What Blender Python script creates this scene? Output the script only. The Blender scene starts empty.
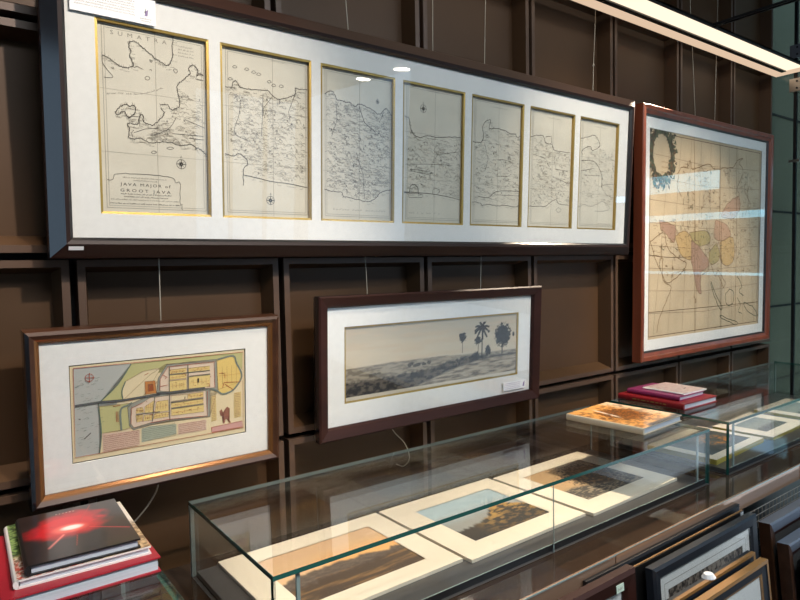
# Map wall with glass cases: built in metres, laid out from the eye point
TRACE = r'''{"java":{"0":[[[0.0689,0.3845],[0.0797,0.381],[0.0932,0.3726],[0.1053,0.3667],[0.1176,0.3659],[0.1302,0.371],[0.1288,0.3825],[0.1248,0.3921],[0.1276,0.4025],[0.1232,0.4108],[0.1245,0.4202],[0.1336,0.4245],[0.1443,0.4203],[0.1531,0.4128],[0.1658,0.404],[0.1785,0.395],[0.1897,0.3902],[0.2009,0.3838],[0.2087,0.389],[0.2128,0.3992],[0.2169,0.4095],[0.2152,0.4187],[0.2178,0.4496]],[[0.0689,0.3845],[0.0697,0.3685],[0.0755,0.3587],[0.0805,0.3523],[0.0888,0.341],[0.0715,0.3382]],[[0.132,0.3683],[0.1393,0.3714],[0.1465,0.3689],[0.1519,0.368]],[[0.1551,0.3517],[0.1607,0.3545],[0.1651,0.3507],[0.1605,0.3462],[0.1554,0.348],[0.1551,0.3517]],[[0.0859,0.3605],[0.0928,0.358],[0.0894,0.3629]],[[0.1654,0.3908],[0.1709,0.3899],[0.169,0.3858],[0.1654,0.3908]],[[0.1648,0.3683],[0.1686,0.3708],[0.1692,0.3671]],[[0.2161,0.3769],[0.2201,0.3806],[0.2258,0.3766],[0.2218,0.3713],[0.2161,0.3769]],[[0.0738,0.3031],[0.0947,0.3073],[0.1267,0.3101],[0.1523,0.3157],[0.1748,0.3247],[0.1901,0.3326]],[[0.1854,0.2957],[0.1931,0.2987],[0.2026,0.2981],[0.2101,0.2895],[0.2199,0.2927],[0.228,0.3015],[0.2276,0.3189],[0.2247,0.3301],[0.2242,0.3436],[0.2311,0.3524],[0.2412,0.3617],[0.2493,0.3708],[0.2554,0.3757],[0.2515,0.3828],[0.2537,0.3909],[0.2618,0.3951],[0.2678,0.3914],[0.2717,0.3842],[0.2694,0.3741],[0.2756,0.379],[0.2837,0.3764]],[[0.2837,0.3784],[0.2714,0.3744],[0.2672,0.3659],[0.2733,0.3649],[0.2847,0.3647]],[[0.0917,0.2684],[0.0991,0.2785],[0.1063,0.285],[0.1153,0.2881],[0.1205,0.2832],[0.1279,0.2879],[0.1339,0.2831],[0.131,0.2716],[0.1254,0.266],[0.1199,0.2608],[0.1146,0.2646],[0.1112,0.2709],[0.1041,0.2707],[0.0969,0.2635],[0.0917,0.2684]],[[0.1429,0.2703],[0.14,0.2601],[0.1386,0.2501],[0.1289,0.247],[0.1196,0.249],[0.1156,0.2435],[0.1192,0.238],[0.1178,0.2261],[0.1168,0.2182],[0.1261,0.2152],[0.1357,0.2182],[0.1473,0.2174],[0.1626,0.2111],[0.1825,0.2151],[0.2066,0.2155],[0.227,0.2114],[0.248,0.2155],[0.2691,0.2093],[0.2819,0.2021],[0.2861,0.1961]],[[0.1429,0.2703],[0.1487,0.2691],[0.1483,0.2572],[0.1559,0.2522],[0.1676,0.2496],[0.1776,0.2567],[0.1838,0.2655],[0.194,0.2768],[0.1903,0.2864],[0.1864,0.2891]],[[0.2203,0.2741],[0.2117,0.2568],[0.1992,0.2431],[0.179,0.2328],[0.1631,0.2271]],[[0.1286,0.2352],[0.1227,0.2286],[0.1263,0.2192]],[[0.2408,0.2705],[0.2617,0.2647],[0.2851,0.257]],[[0.2112,0.2364],[0.2826,0.2379]],[[0.2483,0.2301],[0.2824,0.2295]],[[0.1633,0.1903],[0.1693,0.194],[0.1751,0.1914],[0.1691,0.1876],[0.1633,0.1903]],[[0.1974,0.2024],[0.2052,0.206],[0.2133,0.2039],[0.205,0.2003],[0.1974,0.2024]],[[0.0714,0.1245],[0.0824,0.126],[0.092,0.1376],[0.149,0.1409],[0.2048,0.1384],[0.2148,0.1279],[0.2263,0.1245],[0.224,0.0806],[0.2294,0.0787],[0.2291,0.0661]],[[0.1238,0.264],[0.1447,0.2646]],[[0.1284,0.2293],[0.1517,0.2398],[0.1793,0.2449]]],"1":[[[0.3374,0.36],[0.3522,0.3602],[0.3561,0.3734],[0.3651,0.3762],[0.3747,0.3636],[0.3976,0.3621],[0.4249,0.3641],[0.4447,0.367],[0.4567,0.3565],[0.4728,0.3493],[0.4935,0.3544],[0.5103,0.362],[0.5213,0.371],[0.5205,0.3828],[0.5316,0.3823],[0.5557,0.3859]],[[0.3347,0.2024],[0.3533,0.1983],[0.3685,0.2054],[0.3875,0.1942],[0.3897,0.1821],[0.3795,0.1704],[0.3789,0.1306]],[[0.3792,0.156],[0.4143,0.1511],[0.4544,0.1449],[0.5043,0.1421],[0.5544,0.1352]],[[0.4327,0.3566],[0.4305,0.3057],[0.4275,0.2546]],[[0.3743,0.334],[0.3699,0.2981],[0.3579,0.2542],[0.392,0.24]],[[0.5187,0.3655],[0.5016,0.3222],[0.5056,0.3003]],[[0.4566,0.3528],[0.4323,0.3204],[0.436,0.2992]],[[0.4769,0.3484],[0.4768,0.3374]],[[0.3552,0.408],[0.3605,0.4124],[0.3664,0.4092],[0.3604,0.4061],[0.3552,0.408]],[[0.3852,0.4075],[0.3906,0.4119],[0.3967,0.4087],[0.3906,0.4056],[0.3852,0.4075]],[[0.416,0.4006],[0.4215,0.405],[0.4277,0.4018],[0.4214,0.3986],[0.416,0.4006]],[[0.4028,0.4034],[0.4083,0.4078],[0.4144,0.4046],[0.4082,0.4014],[0.4028,0.4034]],[[0.3436,0.3783],[0.3488,0.3826],[0.3547,0.3794],[0.3487,0.3764],[0.3436,0.3783]],[[0.4434,0.3871],[0.449,0.3916],[0.4554,0.3882],[0.4489,0.385],[0.4434,0.3871]],[[0.4553,0.3802],[0.461,0.3847],[0.4675,0.3814],[0.4609,0.3782],[0.4553,0.3802]],[[0.4756,0.3812],[0.4814,0.3857],[0.4879,0.3823],[0.4813,0.3791],[0.4756,0.3812]]],"2":[[[0.6068,0.3818],[0.6192,0.3906],[0.6316,0.3904],[0.6442,0.3731],[0.6612,0.3719],[0.6698,0.3695],[0.6827,0.3713],[0.7002,0.3614],[0.7134,0.3705],[0.7357,0.3662],[0.7585,0.3596],[0.7816,0.3515],[0.8002,0.3688],[0.8096,0.3663],[0.824,0.3531]],[[0.6062,0.1337],[0.6271,0.1313],[0.657,0.1293],[0.6657,0.1188],[0.7053,0.1133],[0.7369,0.1088],[0.7646,0.1147],[0.7832,0.1324],[0.8068,0.1429],[0.8309,0.1466]],[[0.7134,0.3646],[0.7314,0.323],[0.768,0.3013]],[[0.64,0.3689],[0.6442,0.3197],[0.6273,0.275]],[[0.7955,0.3607],[0.7817,0.329]],[[0.7049,0.2392],[0.7275,0.1818],[0.7324,0.1146]]],"3":[[[0.8707,0.3583],[0.886,0.3533],[0.8908,0.3294],[0.9047,0.3098],[0.9278,0.3038],[0.9605,0.3123],[0.9989,0.3106],[1.0431,0.3175],[1.0886,0.3201]],[[0.8707,0.1406],[0.8888,0.1416],[0.8931,0.1597],[0.9067,0.1662],[0.9207,0.1577],[0.9229,0.1398]],[[0.8706,0.1427],[0.9682,0.1422],[1.0369,0.1369],[1.088,0.1296]],[[0.8889,0.1273],[0.8888,0.138],[0.935,0.139],[0.9352,0.1296],[0.8889,0.1273]],[[0.8924,0.2095],[0.9293,0.2087],[0.9767,0.205],[0.9482,0.1993],[0.9016,0.2045],[0.8924,0.2095]],[[0.9778,0.1428],[0.9824,0.1577],[1.0068,0.1554],[0.9972,0.1438]],[[0.8742,0.2222],[0.9572,0.229],[1.0549,0.2332]],[[0.9998,0.2617],[1.0845,0.2769]],[[1.0468,0.1427],[1.0618,0.151],[1.0692,0.1401]],[[0.9794,0.2708],[0.9925,0.2881],[1.0064,0.2733]],[[0.9846,0.2458],[0.9979,0.263],[1.0118,0.2481]],[[0.9113,0.2338],[0.924,0.2506],[0.9373,0.236]],[[1.0217,0.1987],[1.0352,0.216],[1.0496,0.2006]],[[1.062,0.1902],[1.0758,0.2077],[1.0906,0.1921]],[[1.0636,0.2541],[1.0774,0.2718],[1.0921,0.2565]],[[1.0632,0.2712],[1.077,0.2889],[1.0917,0.2738]]],"4":[[[1.14,0.3136],[1.1754,0.315],[1.185,0.3378],[1.1791,0.3626],[1.194,0.3826],[1.2146,0.3887],[1.2102,0.3626],[1.2364,0.3656],[1.274,0.3646],[1.3071,0.3563],[1.3293,0.3572],[1.341,0.3471],[1.3576,0.3565]],[[1.143,0.1262],[1.1757,0.124],[1.1863,0.1171],[1.2123,0.1219],[1.2498,0.1182],[1.2933,0.1216],[1.3383,0.1173],[1.3551,0.1243]],[[1.1648,0.1457],[1.2117,0.1428],[1.2536,0.1654],[1.3591,0.1713]],[[1.2503,0.2666],[1.2827,0.2694],[1.316,0.2646]],[[1.2486,0.1538],[1.3597,0.1557]],[[1.1748,0.1573],[1.187,0.1653],[1.2007,0.1587]],[[1.2467,0.2139],[1.3011,0.2162],[1.3174,0.2265]],[[1.1909,0.3129],[1.208,0.263],[1.1935,0.2249]]],"5":[[[1.4062,0.3573],[1.4498,0.3678],[1.4724,0.3644],[1.4846,0.3435],[1.5133,0.3427],[1.5316,0.3243],[1.5789,0.3227],[1.6152,0.3222]],[[1.4836,0.3656],[1.512,0.3701],[1.5166,0.3467]],[[1.405,0.1241],[1.4775,0.1256],[1.4945,0.1278],[1.5284,0.1483],[1.5518,0.1517],[1.5643,0.1384],[1.6189,0.137]],[[1.5488,0.1163],[1.5626,0.1246],[1.5773,0.1174],[1.5635,0.1077],[1.5488,0.1163]],[[1.5244,0.2313],[1.5661,0.2227],[1.615,0.2105]],[[1.533,0.2959],[1.5406,0.2589],[1.6065,0.2562]],[[1.4195,0.3006],[1.487,0.2919],[1.5055,0.2637]]],"6":[[[1.6777,0.3805],[1.7188,0.3907],[1.7548,0.3997],[1.7806,0.3838],[1.7882,0.3621],[1.746,0.3431],[1.733,0.3567],[1.6974,0.3459],[1.6805,0.3297]],[[1.6822,0.3005],[1.7361,0.3051],[1.7735,0.297],[1.8073,0.258],[1.8102,0.2125]],[[1.6843,0.2639],[1.75,0.2764]],[[1.8102,0.2125],[1.8161,0.2205],[1.8907,0.229]],[[1.8102,0.2125],[1.8441,0.1836],[1.8904,0.1744]],[[1.6739,0.1303],[1.7091,0.143],[1.7461,0.137],[1.7951,0.1506],[1.8199,0.1593],[1.8598,0.1418],[1.8543,0.126],[1.772,0.1191]],[[1.7029,0.2505],[1.8013,0.2538]]]},"asia":[["coast",[[0.2532,0.7479],[0.293,0.781],[0.3345,0.7799],[0.3586,0.8167],[0.3767,0.7788],[0.4366,0.7923],[0.5249,0.8129],[0.5713,0.7938],[0.6555,0.805],[0.7526,0.8173],[0.7914,0.849],[0.8518,0.8686],[0.812,0.8412],[0.8546,0.806],[0.8158,0.7502],[0.797,0.7154],[0.8183,0.6925],[0.7988,0.6722]]],["coast",[[0.8881,0.7549],[0.869,0.7147],[0.9131,0.6681],[0.885,0.5883]]],["coast",[[0.9206,0.7374],[0.9012,0.697],[0.9353,0.6494]]],["coast",[[0.2694,0.7491],[0.2546,0.6966],[0.2882,0.6554]]],["coast",[[0.4541,0.7937],[0.4902,0.7741],[0.5168,0.7851]]],["pink",[[0.7006,0.639],[0.7686,0.6707],[0.8189,0.6781],[0.8314,0.6254],[0.802,0.5952],[0.7624,0.5747],[0.6448,0.5804]]],["tan",[[0.2449,0.4799],[0.3064,0.5045],[0.3521,0.4957],[0.3902,0.4577],[0.383,0.385],[0.337,0.3806],[0.2821,0.4095]]],["mauve",[[0.1158,0.5463],[0.1831,0.5372],[0.2439,0.522],[0.2449,0.4799],[0.2282,0.4517],[0.1672,0.4927],[0.1333,0.5058]]],["mauve",[[0.3809,0.4576],[0.4371,0.463],[0.4573,0.4288],[0.517,0.3891],[0.5381,0.3488],[0.4704,0.3201],[0.462,0.2807],[0.4736,0.2207],[0.4345,0.2421],[0.414,0.2919],[0.3935,0.346],[0.3796,0.3754]]],["green",[[0.5361,0.4089],[0.6052,0.4494],[0.6382,0.3883],[0.5982,0.3581],[0.5478,0.3587]]],["tan",[[0.6356,0.4597],[0.7619,0.4817],[0.7771,0.3769],[0.7028,0.3464],[0.649,0.378]]],["green",[[0.3612,0.4959],[0.513,0.5083],[0.5443,0.459],[0.457,0.4386],[0.39,0.4625]]],["pink",[[0.591,0.5601],[0.6952,0.5426],[0.7399,0.4918],[0.6562,0.465],[0.5838,0.4795]]],["coast",[[0.0526,0.4549],[0.1503,0.4924],[0.1857,0.4282],[0.256,0.3906],[0.3376,0.3613],[0.3024,0.3236],[0.1893,0.2793],[0.1374,0.327],[0.0863,0.3917],[0.0526,0.4549]]],["coast",[[0.5581,0.3485],[0.6004,0.2971],[0.6198,0.3272],[0.6625,0.2955],[0.6953,0.2635],[0.675,0.2435],[0.6528,0.2752],[0.6206,0.3068]]],["gcoast",[[0.5607,0.2728],[0.6033,0.2153],[0.6679,0.1504],[0.6473,0.1412],[0.5935,0.2055],[0.5613,0.2576],[0.5607,0.2728]]],["gcoast",[[0.6485,0.11],[0.7342,0.0889],[0.8231,0.0669],[0.8012,0.0577],[0.6701,0.0931],[0.6485,0.11]]],["gcoast",[[0.6975,0.2062],[0.7395,0.2307],[0.784,0.2078],[0.7642,0.1558],[0.7098,0.1638],[0.6975,0.2062]]],["gcoast",[[0.8137,0.2918],[0.8605,0.2477],[0.8392,0.2162],[0.8856,0.1928]]],["gcoast",[[0.887,0.1602],[0.9816,0.1334],[1.044,0.0853],[0.9594,0.1016],[0.8995,0.1379],[0.887,0.1602]]],["gcoast",[[0.8182,0.185],[0.8533,0.1512],[0.8321,0.1201],[0.8665,0.1072]]],["line",[[0.0345,0.1593],[0.505,0.1562],[1.0896,0.1558]]],["line",[[0.0297,0.401],[0.1867,0.3892],[0.3829,0.3899]]],["coast",[[0.1347,0.4464],[0.1449,0.3637],[0.155,0.2896],[0.2156,0.2596],[0.1825,0.2047],[0.1252,0.1242],[0.1097,0.0697]]],["coast",[[0.4069,0.2137],[0.4265,0.1931],[0.4174,0.1787]]],["coast",[[0.5381,0.3488],[0.5193,0.3191],[0.4805,0.31]]],["fold",[[0.3895,0.9202],[0.4119,0.4654]]],["fold",[[0.6225,0.9268],[0.6338,0.4676]]],["fold",[[0.7842,0.9245],[0.7991,0.4693]]],["fold",[[0.406,0.5547],[0.4215,0.045]]],["fold",[[0.6484,0.5618],[0.6613,0.0468]]],["fold",[[0.7978,0.5661],[0.8016,0.047]]],["wreath",[[0.035,0.9024],[0.0939,0.9073],[0.1703,0.9008],[0.2339,0.8739],[0.2508,0.8416],[0.2356,0.8062],[0.2129,0.7619],[0.2217,0.7286],[0.1592,0.7159],[0.1063,0.6875],[0.0543,0.6721],[0.0389,0.7079]]],["wreathin",[[0.0654,0.8488],[0.08,0.86],[0.0981,0.8536],[0.1068,0.871],[0.1222,0.856],[0.1432,0.8747],[0.1557,0.8619],[0.1791,0.8558],[0.1883,0.8021],[0.1652,0.7876],[0.1542,0.795],[0.1397,0.7564],[0.1204,0.7341],[0.0895,0.7649],[0.0664,0.7999]]]],"ll":[["sea",[[0.0628,0.2618],[0.1771,0.2586],[0.1482,0.2156],[0.1123,0.1822],[0.1082,0.1722],[0.1122,0.1139],[0.1069,0.0676],[0.0607,0.0676]]],["cream",[[0.1121,0.1118],[0.1532,0.1118],[0.1712,0.1121],[0.258,0.1156],[0.352,0.1101],[0.3714,0.1729],[0.4362,0.1872],[0.4359,0.0688],[0.1069,0.0676]]],["green",[[0.1771,0.2586],[0.437,0.2595],[0.4352,0.2146],[0.4122,0.2525],[0.3704,0.2446],[0.2515,0.2496],[0.2163,0.2287],[0.159,0.1796],[0.1123,0.1822],[0.1482,0.2156]]],["green",[[0.1101,0.1719],[0.1707,0.17],[0.1765,0.1595],[0.1713,0.1143],[0.1531,0.1109],[0.1121,0.1118]]],["cream",[[0.1582,0.1797],[0.1564,0.1994],[0.1641,0.22],[0.2009,0.2385],[0.2343,0.2421],[0.2383,0.2376],[0.2156,0.2019],[0.1995,0.1803]]],["grey",[[0.2342,0.2188],[0.2534,0.2482],[0.3105,0.249],[0.3705,0.2486],[0.3735,0.1706],[0.341,0.1779],[0.2593,0.1784],[0.2298,0.1845]]],["grey",[[0.1673,0.161],[0.1768,0.1691],[0.2151,0.1808],[0.341,0.1803],[0.3539,0.1774],[0.3528,0.1092],[0.258,0.1144],[0.2135,0.1126],[0.1772,0.1076],[0.1694,0.119]]],["pinkl",[[0.2386,0.2163],[0.2562,0.2425],[0.3104,0.2431],[0.3643,0.2424],[0.3654,0.1799],[0.2595,0.1843],[0.2372,0.1893]]],["pinkl",[[0.1744,0.1577],[0.1992,0.1671],[0.215,0.1758],[0.3429,0.1748],[0.346,0.1132],[0.2581,0.1195],[0.2136,0.118],[0.1793,0.1129],[0.1735,0.1227]]],["yellow",[[0.2594,0.2351],[0.2986,0.2353],[0.2984,0.2246],[0.2592,0.225]]],["yellow",[[0.2592,0.2227],[0.2984,0.2219],[0.2982,0.2108],[0.2589,0.2118]]],["yellow",[[0.2589,0.2094],[0.2981,0.2084],[0.2984,0.1837],[0.2583,0.1845]]],["yellow",[[0.304,0.2339],[0.354,0.2342],[0.3538,0.2233],[0.3038,0.224]]],["yellow",[[0.3036,0.2133],[0.3545,0.2127],[0.354,0.1835],[0.3039,0.1854]]],["pinkl",[[0.3038,0.2228],[0.3538,0.2221],[0.3537,0.2152],[0.3037,0.2157]]],["cream",[[0.2623,0.1741],[0.2994,0.1728],[0.2992,0.1609],[0.262,0.1612]]],["yellow",[[0.3005,0.1726],[0.3377,0.1727],[0.3375,0.1606],[0.3003,0.1607]]],["yellow",[[0.2619,0.1564],[0.3374,0.1565],[0.3372,0.1452],[0.2617,0.1454]]],["yellow",[[0.2616,0.1423],[0.3384,0.1417],[0.3381,0.1247],[0.262,0.1268]]],["yellow",[[0.2293,0.1652],[0.2553,0.1653],[0.2555,0.1397],[0.2251,0.1406]]],["yellow",[[0.2243,0.138],[0.2554,0.1369],[0.2552,0.1259],[0.2211,0.1257]]],["yellow",[[0.1858,0.1559],[0.1989,0.157],[0.2019,0.1445],[0.1842,0.1443]]],["yellow",[[0.1841,0.1399],[0.1993,0.1401],[0.1981,0.1252],[0.1857,0.1237]]],["yellow",[[0.2039,0.1575],[0.225,0.169],[0.2214,0.1401],[0.2035,0.1421]]],["yellow",[[0.2017,0.1379],[0.2213,0.137],[0.2189,0.124],[0.2001,0.124]]],["fort",[[0.2053,0.2147],[0.2274,0.2141],[0.2296,0.1849],[0.2054,0.1852]]],["fortin",[[0.2117,0.2073],[0.223,0.2071],[0.2239,0.1915],[0.2122,0.1913]]],["gold",[[0.3725,0.2472],[0.4121,0.2512],[0.4196,0.2331],[0.4313,0.2088],[0.4298,0.191],[0.4111,0.1684],[0.3858,0.1619],[0.3727,0.172]]],["pinkt",[[0.114,0.1101],[0.1914,0.105],[0.1906,0.0709],[0.1147,0.0682]]],["greent",[[0.1956,0.107],[0.2144,0.1099],[0.273,0.1051],[0.2725,0.0813],[0.1948,0.0759]]],["pinkt",[[0.2768,0.1045],[0.3438,0.1041],[0.3434,0.0787],[0.2763,0.0786]]],["yellowt",[[0.3569,0.1594],[0.3676,0.1612],[0.3691,0.0991],[0.3559,0.0963]]],["yellowt",[[0.4132,0.1597],[0.4316,0.1605],[0.4309,0.0973],[0.4124,0.0961]]],["pedestal",[[0.3557,0.0827],[0.4339,0.0862],[0.435,0.0711],[0.3563,0.0702]]],["figure",[[0.3903,0.1227],[0.3958,0.128],[0.4021,0.1221],[0.3986,0.1151],[0.4019,0.1062],[0.3955,0.101],[0.405,0.0868],[0.4008,0.0862],[0.3925,0.0985],[0.3881,0.0867],[0.3839,0.0883],[0.3892,0.102],[0.3788,0.1079],[0.376,0.1187],[0.3811,0.1241],[0.3851,0.1151],[0.3914,0.1121]]]],"lll":[["road",[[0.063,0.1799],[0.1123,0.1813],[0.159,0.1787],[0.1995,0.1803],[0.2372,0.1816]]],["road",[[0.2298,0.1838],[0.2594,0.1823],[0.341,0.182]]],["canal",[[0.2596,0.2429],[0.2583,0.1845]]],["canal",[[0.3019,0.242],[0.3015,0.1833]]],["canal",[[0.2586,0.1805],[0.258,0.1156]]],["canal",[[0.2259,0.1773],[0.2191,0.1202]]],["canal",[[0.2608,0.1586],[0.3374,0.1581]]],["canal",[[0.2616,0.1439],[0.3372,0.1435]]],["canal",[[0.1842,0.1416],[0.2006,0.1417],[0.2362,0.1404]]],["canal",[[0.2584,0.2243],[0.3538,0.2233]]],["canal",[[0.304,0.214],[0.3545,0.2139]]],["moat",[[0.3725,0.2472],[0.4122,0.2521],[0.4204,0.233],[0.4322,0.2087],[0.4307,0.1909],[0.4111,0.1675],[0.3858,0.1607],[0.3714,0.1709],[0.3539,0.1786]]],["moat",[[0.1531,0.1109],[0.1524,0.1567],[0.1666,0.1654],[0.1768,0.1704]]],["coastl",[[0.1771,0.2586],[0.1482,0.2156],[0.1123,0.1822],[0.1082,0.1722],[0.1122,0.1139],[0.1069,0.0676]]],["coastl",[[0.1641,0.22],[0.1564,0.1994],[0.1582,0.1797]]],["red",[[0.062,0.261],[0.4379,0.2594],[0.4359,0.0688],[0.0592,0.0679],[0.062,0.261]]],["red",[[0.2372,0.1893],[0.2386,0.2163],[0.2562,0.2425],[0.3104,0.2431],[0.3643,0.2424],[0.3654,0.1799]]],["red",[[0.1735,0.1227],[0.1744,0.1577],[0.1992,0.1671]]],["red",[[0.347,0.1743],[0.346,0.1132],[0.2581,0.1195],[0.2136,0.118]]],["red",[[0.3557,0.0827],[0.4339,0.0862],[0.435,0.0711],[0.3563,0.0702],[0.3557,0.0827]]],["red",[[0.137,0.1678],[0.1527,0.1684]]],["red",[[0.1433,0.156],[0.1438,0.1321]]],["red",[[0.1465,0.1555],[0.1466,0.1317]]],["red",[[0.2048,0.2293],[0.2132,0.2335]]],["red",[[0.2447,0.2252],[0.2546,0.2182]]],["red",[[0.2489,0.215],[0.2528,0.2203]]],["red",[[0.2375,0.199],[0.2542,0.2007]]],["dark",[[0.0686,0.1511],[0.0723,0.1496]]],["dark",[[0.0779,0.1053],[0.0914,0.1168]]],["dark",[[0.3247,0.2075],[0.3246,0.1974]]],["dark",[[0.3267,0.2072],[0.3265,0.1972]]],["dark",[[0.2935,0.1677],[0.2933,0.1617]]],["red",[[0.3882,0.1892],[0.4306,0.1859]]],["red",[[0.3882,0.1892],[0.3839,0.1754]]],["red",[[0.3903,0.1848],[0.4111,0.1684]]],["red",[[0.3761,0.2133],[0.3906,0.2124],[0.3905,0.1993]]],["red",[[0.3452,0.1907],[0.3513,0.192],[0.352,0.1837]]],["red",[[0.0833,0.2387],[0.1019,0.2364]]],["red",[[0.0925,0.248],[0.0918,0.2263]]]],"pt":{"compass1":[[0.229,0.1695],[0.2399,0.1704],[0.2273,0.1888]],"compass2":[[0.4498,0.0977],[0.4605,0.0982]],"compass4":[[0.9386,0.3882],[0.9498,0.3896]],"sumatra":[[0.0864,0.4326],[0.2002,0.4329]],"java":[[0.0968,0.1136],[0.2022,0.1168],[0.0965,0.1025],[0.204,0.1053]],"lines":[[0.1029,0.1298],[0.1965,0.1329],[0.0982,0.0955],[0.2038,0.0983],[0.0755,0.0818],[0.2241,0.0848],[0.0753,0.0732],[0.226,0.0744]],"text3":[[0.6313,0.0821],[0.8073,0.085]],"text4":[[0.8895,0.0821],[1.0082,0.0833]],"label":[[0.0091,0.4615],[0.1774,0.468],[0.1804,0.521],[0.0122,0.5086]],"sticker":[[-0.0102,-0.0172],[0.0182,-0.0163],[0.0191,-0.0242],[-0.0094,-0.0258]],"asia_sheet":[[0.0346,0.9201],[1.0425,0.9203]],"asia_sheet2":[[0.0319,0.0458],[1.0461,0.0404]],"ll_sheet":[[0.0529,0.269],[0.054,0.053]],"ll_sheet2":[[0.4414,0.2674],[0.4445,0.0557]],"ll_comp":[[0.0922,0.2376],[0.1015,0.2364]],"cen_a":[[0.0565,0.2753],[0.0559,0.0596],[0.0647,0.0785],[0.0648,0.1143],[0.0648,0.1321],[0.0623,0.1569],[0.1469,0.1609],[0.2956,0.1468],[0.401,0.1551],[0.2956,0.1468],[0.3198,0.1417],[0.3631,0.1443],[0.4026,0.1276],[0.4032,0.0902],[0.2081,0.1331]],"cen_b":[[0.7545,0.2752],[0.751,0.0589],[0.7331,0.2602],[0.7392,0.0604],[0.58,0.1321],[0.5881,0.2436],[0.5026,0.1607],[0.4996,0.2093],[0.575,0.1326],[0.57,0.193],[0.6857,0.121],[0.6835,0.1992],[0.7195,0.1963],[0.6181,0.1387],[0.6177,0.1572],[0.7324,0.1543],[0.5618,0.1496],[0.4725,0.1408],[0.4198,0.1339],[0.3625,0.1255],[0.363,0.0861],[0.4203,0.1014],[0.5274,0.1221],[0.5836,0.1291],[0.7332,0.1297]],"cen_label":[[0.678,0.0406],[0.7875,0.0422],[0.7844,0.013],[0.6766,0.011]]}}'''
LIGHTS = (165, 145, 135, 62, 85, 1.0, 70, 75, 1.8)
EXPOSURE = 0.45
import bpy, math, random, json
import numpy as np
from mathutils import Matrix, Vector
random.seed(7)
col = bpy.context.scene.collection
scene = bpy.context.scene
T = json.loads(TRACE)
EYE = 1.5            # everything below is laid out from eye height, then raised by this at the end

# ------------------------------------------------------------------ materials
def lin(r, g, b):
    f = lambda c: (c / 255 / 12.92) if c / 255 <= .04045 else ((c / 255 + .055) / 1.055) ** 2.4
    return (f(r), f(g), f(b), 1)

def mat(name, c, rough=.5, metal=0., spec=.5, noise=0., nscale=30., stretch=(1, 1, 1), coat=0.):
    m = bpy.data.materials.new(name); m.use_nodes = True
    n = m.node_tree.nodes; l = m.node_tree.links; b = n['Principled BSDF']
    b.inputs['Base Color'].default_value = c
    b.inputs['Roughness'].default_value = rough
    b.inputs['Metallic'].default_value = metal
    b.inputs['Specular IOR Level'].default_value = spec
    b.inputs['Coat Weight'].default_value = coat
    b.inputs['Coat Roughness'].default_value = .08
    if noise:
        tc = n.new('ShaderNodeTexCoord'); mp = n.new('ShaderNodeMapping'); mp.inputs['Scale'].default_value = stretch
        t = n.new('ShaderNodeTexNoise'); t.inputs['Scale'].default_value = nscale; t.inputs['Detail'].default_value = 6
        r = n.new('ShaderNodeValToRGB')
        r.color_ramp.elements[0].position = .3; r.color_ramp.elements[1].position = .7
        r.color_ramp.elements[0].color = tuple(x * (1 - noise) for x in c[:3]) + (1,)
        r.color_ramp.elements[1].color = tuple(min(1, x * (1 + noise)) for x in c[:3]) + (1,)
        l.new(tc.outputs['Object'], mp.inputs[0]); l.new(mp.outputs[0], t.inputs[0]); l.new(t.outputs['Fac'], r.inputs[0]); l.new(r.outputs[0], b.inputs['Base Color'])
    return m

def emit(name, c, s):
    m = bpy.data.materials.new(name); m.use_nodes = True
    n = m.node_tree.nodes; n.remove(n['Principled BSDF'])
    e = n.new('ShaderNodeEmission'); e.inputs[0].default_value = c; e.inputs[1].default_value = s
    m.node_tree.links.new(e.outputs[0], n['Material Output'].inputs[0]); return m

def glass(name, tint, ior=1.5, rough=0.0, k=1.0):
    m = bpy.data.materials.new(name); m.use_nodes = True
    n = m.node_tree.nodes; l = m.node_tree.links; n.remove(n['Principled BSDF'])
    t = n.new('ShaderNodeBsdfTransparent'); t.inputs[0].default_value = tint
    g = n.new('ShaderNodeBsdfGlossy'); g.inputs['Roughness'].default_value = rough
    f = n.new('ShaderNodeFresnel'); ge = n.new('ShaderNodeNewGeometry'); mi = n.new('ShaderNodeMix')
    mi.inputs[2].default_value = ior; mi.inputs[3].default_value = 1 / ior      # thin pane: the far face reflects like the near one
    l.new(ge.outputs['Backfacing'], mi.inputs[0]); l.new(mi.outputs[0], f.inputs[0])
    mx = n.new('ShaderNodeMixShader')
    mu = n.new('ShaderNodeMath'); mu.operation = 'MULTIPLY'; mu.inputs[1].default_value = k
    l.new(f.outputs[0], mu.inputs[0]); l.new(mu.outputs[0], mx.inputs[0])
    l.new(t.outputs[0], mx.inputs[1]); l.new(g.outputs[0], mx.inputs[2])
    l.new(mx.outputs[0], n['Material Output'].inputs[0]); return m

def colmat(name, rough=.6, coat=0.):
    m = mat(name, (.5, .5, .5, 1), rough, coat=coat)
    n = m.node_tree.nodes; a = n.new('ShaderNodeVertexColor'); a.layer_name = 'Col'
    m.node_tree.links.new(a.outputs[0], n['Principled BSDF'].inputs['Base Color']); return m

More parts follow.
